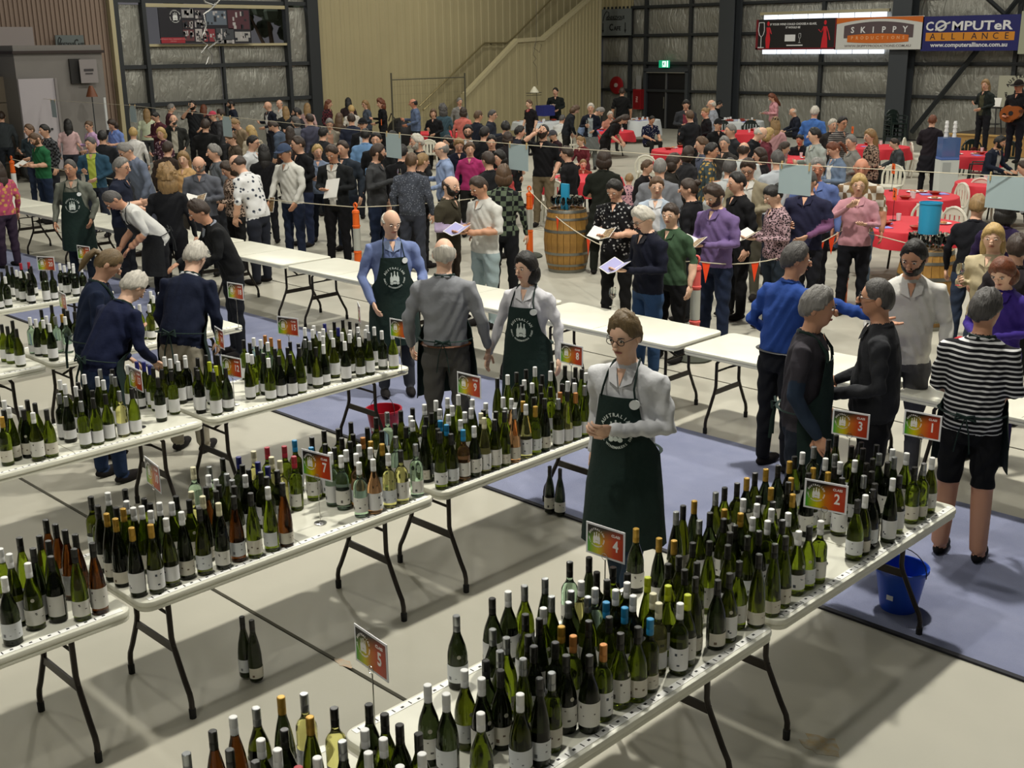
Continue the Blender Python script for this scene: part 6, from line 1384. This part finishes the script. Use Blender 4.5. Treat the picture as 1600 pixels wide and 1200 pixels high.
for a in (1, -1):
    for c in (1, -1): MB().tube([(a*.15, c*.15, .74), (a*.23, c*.23, 0)], .016, 6).build('leg', MAT_INK, t)
b = MB()
for s_ in ((1, 1, 1, -1), (1, -1, -1, -1), (-1, -1, -1, 1), (-1, 1, 1, 1)): b.tube([(s_[0]*.20, s_[1]*.20, .28), (s_[2]*.20, s_[3]*.20, .28)], .010, 5)
b.build('foot_ring', MAT_INK, t)
tag(MB().box((p.x+.05, p.y, SH+.90), (.34, .03, .26), None, RX(-20)).build('song_sheets', PAGE, smooth=False), 'cream song sheets propped on the bar stool', 'papers'); tag(MB().lathe([(.03, 0), (.035, .14), (.02, .2)], 10, (p.x-.12, p.y, SH+.765)).build('white_bottle', V_W), 'small white bottle standing on the bar stool', 'bottle')
a, c = on_y(1562, 118, YR-.5), on_y(1630, 169, YR-.5); t = thing('show_board', 'pale wine show board with black bottle emblem behind the guitarist', 'sign', ((a.x+c.x)/2, YR-.5, (a.z+c.z)/2)); MB().box((0, 0, 0), (c.x-a.x, .04, a.z-c.z)).build('board', M('board_pale', '#a9a794', .5), t, smooth=False)
b = MB(); logo_mesh(b, (0, -.025, 0), .46, 0, depth=.008); b.build('emblem', MAT_INK, t, smooth=False)

# ------------------------------------------------------------------ dining tables and chairs
RC = M('red_cloth', '#c92a38', .7, bump=.15, bscale=8); WC = M('white_cloth', '#c8ccce', .7, bump=.15, bscale=8); CH = M('white_chair', '#d8d5c6', .4); GCH = M('green_chair', '#12201c', .4)
CHN = M('china', '#dedede', .3); BLUEN = M('napkin_blue', '#8a90d8', .7); FOOD = M('food', '#c98a52', .7, var=.8, vscale=30, col2='#7c3a2a')
def cloth_mb(r, z, drop, seed):
    b = MB(); rng = random.Random(seed); n = 40; rows = [(0, z), (r*.5, z), (r, z), (r+.012, z-.01)]; ph = rng.uniform(0, 6); vs = []; fs = []
    rr = rows+[(r+.02, z-.08), (r+.03, z-drop*.55), (r+.035, z-drop)]
    for j, (q, zz) in enumerate(rr):
        for k in range(n):
            a = 2*pi*k/n; w = (.0, 0, 0, 0, .012, .035, .05)[j]*(sin(a*9+ph)+.5*sin(a*15+ph*2)); vs.append(((q+w)*cos(a), (q+w)*sin(a), zz+(.03*sin(a*4+ph) if j == 6 else 0)))
    for j in range(1, len(rr)): fs += [((j-1)*n+k, (j-1)*n+(k+1) % n, j*n+(k+1) % n, j*n+k) for k in range(n)]
    return b.add(vs, fs)
def dining(px, py, r, label, m=RC, stuff=8, seed=0, drop=.28, high=.75):
    p = at(px, py, high); t = thing('round_table', label, 'table', (p.x, p.y, 0), 0, 'round dining tables'); rng = random.Random(seed+11)
    MB().lathe([(.001, high-.035), (r-.01, high-.035), (r-.005, high-.008), (.001, high-.008)], 24, cap=False).build('tabletop', CH, t)
    for a in range(4): q = pi/4+a*pi/2; MB().tube([(.45*r*cos(q), .45*r*sin(q), high-.04), (.62*r*cos(q), .62*r*sin(q), .01)], .016, 6).build('leg', MAT_LEG, t)
    q = cloth_mb(r, high, drop, seed).build('tablecloth', m); q.location = (p.x, p.y, .001); tag(q, 'cloth on the '+label.replace('round ', ''), 'tablecloth', 'cloths on the dining tables')
    for k in range(stuff):
        a = rng.uniform(0, 2*pi); d = rng.uniform(.25, .82)*r; x, y = p.x+d*cos(a), p.y+d*sin(a); u = k % 4
        if u == 0: b = MB().lathe([(.001, 0), (.07, 0), (.115, .016), (.11, .018), (.07, .006), (.001, .006)], 16, cap=False, mi=0); b.ball((0, 0, .022), (.06, .05, .02), 8, 1, None, 5); o = b.build('plate_of_food', [CHN, FOOD]); cat, nm = 'plate', 'plate of food'
        elif u == 1: o = MB().lathe([(.028, 0), (.036, .10), (.033, .10), (.026, .004)], 12, cap=False).build('cup', CHN); cat, nm = 'cup', 'white cup'
        elif u == 2: o = MB().box((0, 0, .004), (.24, .17, .006)).build('napkin', BLUEN, smooth=False); cat, nm = 'napkin', 'lilac napkin'
        else: o = MB().lathe([(.05, 0), (.10, .05), (.095, .052), (.045, .006)], 14, cap=False).build('bowl', M('bowl_red', '#9c3a26', .4)); cat, nm = 'bowl', 'brown-red bowl'
        o.location = (x, y, high+.003); o.rotation_euler = (0, 0, rng.uniform(0, 3)); tag(o, nm+' lying on the '+label.replace('round ', ''), cat, {'plate': 'plates of food', 'cup': 'white cups', 'napkin': 'lilac napkins', 'bowl': 'brown bowls'}[cat]+' on the dining tables')
    return p
dining(1078, 234, .92, 'large round red table with the spotted-shirt diner', RC, 10, 1, .34); dining(1420, 305, .80, 'round red table in front of the water cooler', RC, 10, 2, .34); dining(1412, 350, .84, 'round red table behind the cyan tub', RC, 12, 3, .25)
dining(1512, 240, .80, 'round red table before the stage', RC, 6, 4); dining(1566, 286, .80, 'round red table with the bearded man in blazer', RC, 6, 5); dining(1368, 229, .8, 'round red table behind the leopard coat', RC, 4, 6)
dining(1160, 206, .85, 'round red table before the white one', RC, 6, 7); dining(1150, 189, .9, 'long white table crowded with cups by the far column', WC, 24, 8, .5); dining(990, 187, .9, 'round white table with china below the exit doors', WC, 20, 9, .5)
dining(688, 207, .85, 'round red table by the wire fence', RC, 4, 10); dining(840, 190, .85, 'round table with orange food by the boy in black', WC, 8, 11); dining(948, 205, .8, 'round red table behind the white-haired woman', RC, 6, 12)
dining(912, 278, .75, 'round red table behind the centre barrel', RC, 4, 13); dining(1220, 248, .85, 'round red table among the seated diners', RC, 8, 14)
def chair_proto(m, arms):
    t = thing('plastic_chair', None, 'chair'); b = MB()
    b.box((0, 0, .44), (.44, .44, .025)); b.build('seat', m, t, smooth=False)
    n = 12; outer = [(.23*cos(pi*k/n)*(1 if k in (0, n) else 1.0), .60+.24*sin(pi*k/n)) for k in range(n+1)]; fr = MB()
    path = [(-.215, .22, .45)]+[(x, .25+.05*(z-.45), z) for x, z in outer[::-1]]+[(.215, .22, .45)]
    fr.tube(path, .022, 6); b2 = MB()
    for x in (-.13, -.045, .045, .13): zt2 = .60+.24*sqrt(1-(x/.24)**2); b2.box((x, .262, (.46+zt2)/2), (.058, .012, zt2-.46), None)
    fr.build('back_frame', m, t); b2.box((0, .265, .77), (.34, .012, .10)); b2.build('backrest', m, t, smooth=False)
    for a in (-1, 1):
        for c in (-1, 1): MB().tube([(a*.19, c*.19, .44), (a*.235, c*.25, 0)], [.024, .017], 6).build('leg', m, t)
        if arms: MB().tube([(a*.24, .24, .66), (a*.27, .05, .67), (a*.27, -.18, .66), (a*.235, -.2, .44)], .02, 6).build('arm', m, t)
    return t
PW, PG = chair_proto(CH, False), chair_proto(GCH, True); freeze(PW); freeze(PG); used = set()
def chair(px, py, face, green, label, z=0):
    P = PG if green else PW; o = P if green not in used else copy_tree(P); used.add(green); p = at(px, py, z+.45); to = Vector((-p.x, -p.y, 0)).normalized(); a = radians(face)
    f = Vector((to.x*cos(a)-to.y*sin(a), to.x*sin(a)+to.y*cos(a), 0)); o.location = (p.x, p.y, z); o.rotation_euler = (0, 0, atan2(f.x, -f.y)); o['label'] = label; o['group'] = 'green plastic armchairs' if green else 'white plastic chairs'
for a in ((1010, 268, 175, 0, 'white plastic chair below the girl leaning on the red table'), (1052, 275, 178, 0, 'white plastic chair with a black bag hung on its back'), (1098, 262, 178, 0, 'white plastic chair beyond the brown-haired woman'), (1122, 262, -170, 0, 'white plastic chair at the right of the large red table'),
          (1090, 222, -20, 0, 'white plastic chair across the large red table'), (1452, 352, 170, 0, 'white plastic chair in front of the barrel tub'), (1508, 362, 140, 0, 'white plastic chair with two tall slots near the black hooded coat'), (1480, 322, -60, 0, 'white plastic chair pushed under the cooler table'),
          (1388, 290, -20, 0, 'white plastic chair behind the cooler table'), (1428, 240, 80, 0, 'white plastic chair behind the boy in charcoal'), (1440, 248, 100, 0, 'white plastic chair beside the water cooler'), (1540, 310, 160, 0, 'white plastic chair beside the grey edge sheet'),
          (672, 240, 175, 0, 'white plastic chair behind the grey-maned man'), (682, 222, 170, 0, 'white plastic chair by the small red table'), (736, 218, -160, 0, 'white plastic chair behind the moustached man'), (866, 312, 175, 0, 'white plastic chair behind the centre barrel'), (886, 226, 160, 0, 'white plastic chair under the grey person in white'),
          (1530, 270, -95, 1, 'dark green plastic armchair right of the water cooler'), (1520, 244, 10, 1, 'dark green plastic armchair behind the front stage table'), (1575, 246, 5, 1, 'dark green plastic armchair tucked under the table at the stage'), (1398, 213, 30, 1, 'lowest of the stacked dark green armchairs'),
          (1128, 208, 0, 1, 'dark green armchair left of the long white table'), (1172, 208, 0, 1, 'dark green armchair right of the long white table'), (868, 268, 170, 1, 'dark green armchair under the red-collared girl')): chair(*a)
bp_ = bpy.data.objects
for k in (1, 2, 3): chair(1398, 213, 30, 1, ('second', 'third', 'topmost')[k-1]+' of the stacked dark green armchairs', z=0)
_st = [o for o in D.objects if o.get('label', '').endswith('of the stacked dark green armchairs')]; _l = [o for o in _st if o['label'].startswith('lowest')][0]
for o in _st:
    k = ('lowest', 'second', 'third', 'topmost').index(o['label'].split()[0]); o.location = (_l.location.x, _l.location.y, .13*k)
p = at(1475, 305, .1); t = thing('water_cooler', 'white water cooler with blue tank beside the green armchair', 'cooler', (p.x, p.y, 0), YAW*-1+pi/2*0); t.scale = (.84, .84, .88)
p = Vector(t.location); MB().box((0, 0, .48), (.46, .40, .96)).build('cabinet', M('cooler_white', '#ccd0cc', .4), t, smooth=False); MB().box((-.08, -.205, .80), (.2, .02, .22)).build('tap_recess', M('cooler_grey', '#a9adac', .4), t, smooth=False)
MB().box((0, 0, 1.22), (.44, .38, .52)).build('blue_tank', M('tank_blue', '#6f8fd0', .15, trans=.55, ior=1.3), t, smooth=False); MB().box((0, 0, 1.0), (.45, .39, .05)).build('tank_collar', M('tank_collar', '#5a74b8', .3), t, smooth=False)
for k, x in enumerate((-.08, .10)): tag(MB().lathe([(.045, 0), (.03, .10), (.045, .10), (.03, .19), (.045, .19), (.03, .27), (.042, .27), (.03, .33)], 12, (p.x+x, p.y, 1.31)).build('cup_stack', CHN), ('taller' if not k else 'shorter')+' stack of white cups on the water cooler', 'cups')
# orange number flags on the dining tables
def num_flag(px, py, n, label):
    p = at(px, py, 1.12); t = thing('table_number', label, 'sign', (p.x, p.y, .755), atan2(-p.x, p.y)*0, 'orange number cards on the dining tables'); MB().tube([(0, 0, 0), (0, 0, .30)], .004, 5).build('stick', MAT_INK, t); MB().lathe([(.05, 0), (.05, .01)], 10).build('foot', MAT_INK, t)
    q = MB().box((0, 0, .38), (.15, .006, .17)).build('card', M('card_orange', '#f06a24', .5), t, smooth=False); q.rotation_euler = (0, 0, -YAW*-1)
    b = MB(); put_text(b, n, .13, (0, -.005, .38), 0, .001, True); o = b.build('number', MAT_INK, t, smooth=False); o.rotation_euler = (0, 0, YAW*1*-1*-1)
num_flag(1396, 265, '6', 'orange number card on the table before the water cooler'); num_flag(1398, 305, '2', 'orange number two card above the cyan tub'); num_flag(1592, 217, '7', 'orange number card at the stage table'); num_flag(1332, 204, '4', 'orange number card by the striped top'); num_flag(596, 192, '8', 'orange number card beside the black bags')
# black bags by the fence, table stuff on the bar
t = thing('black_bag', 'pile-like black duffel bag near the auburn ponytail', 'bag', at(626, 232, 0)); b = MB(); b.ball((0, 0, .5), (.5, .38, .5), 16, None, None, 10); b.build('bag_body', M('bag_black', '#121216', .6, bump=.5, bscale=4), t); MB().tube([(-.2, -.3, .9), (0, -.35, 1.15), (.2, -.3, .9)], .02, 6).build('strap', M('bag_black', '#121216', .6), t)
p = at(1462, 640, .0); tag(MB().box((p.x-.2, p.y+1.1, .20), (.35, .3, .40)).build('red_box', M('box_red', '#b8323a', .5), smooth=False), 'red box under the bar beside the striped shirt', 'box')
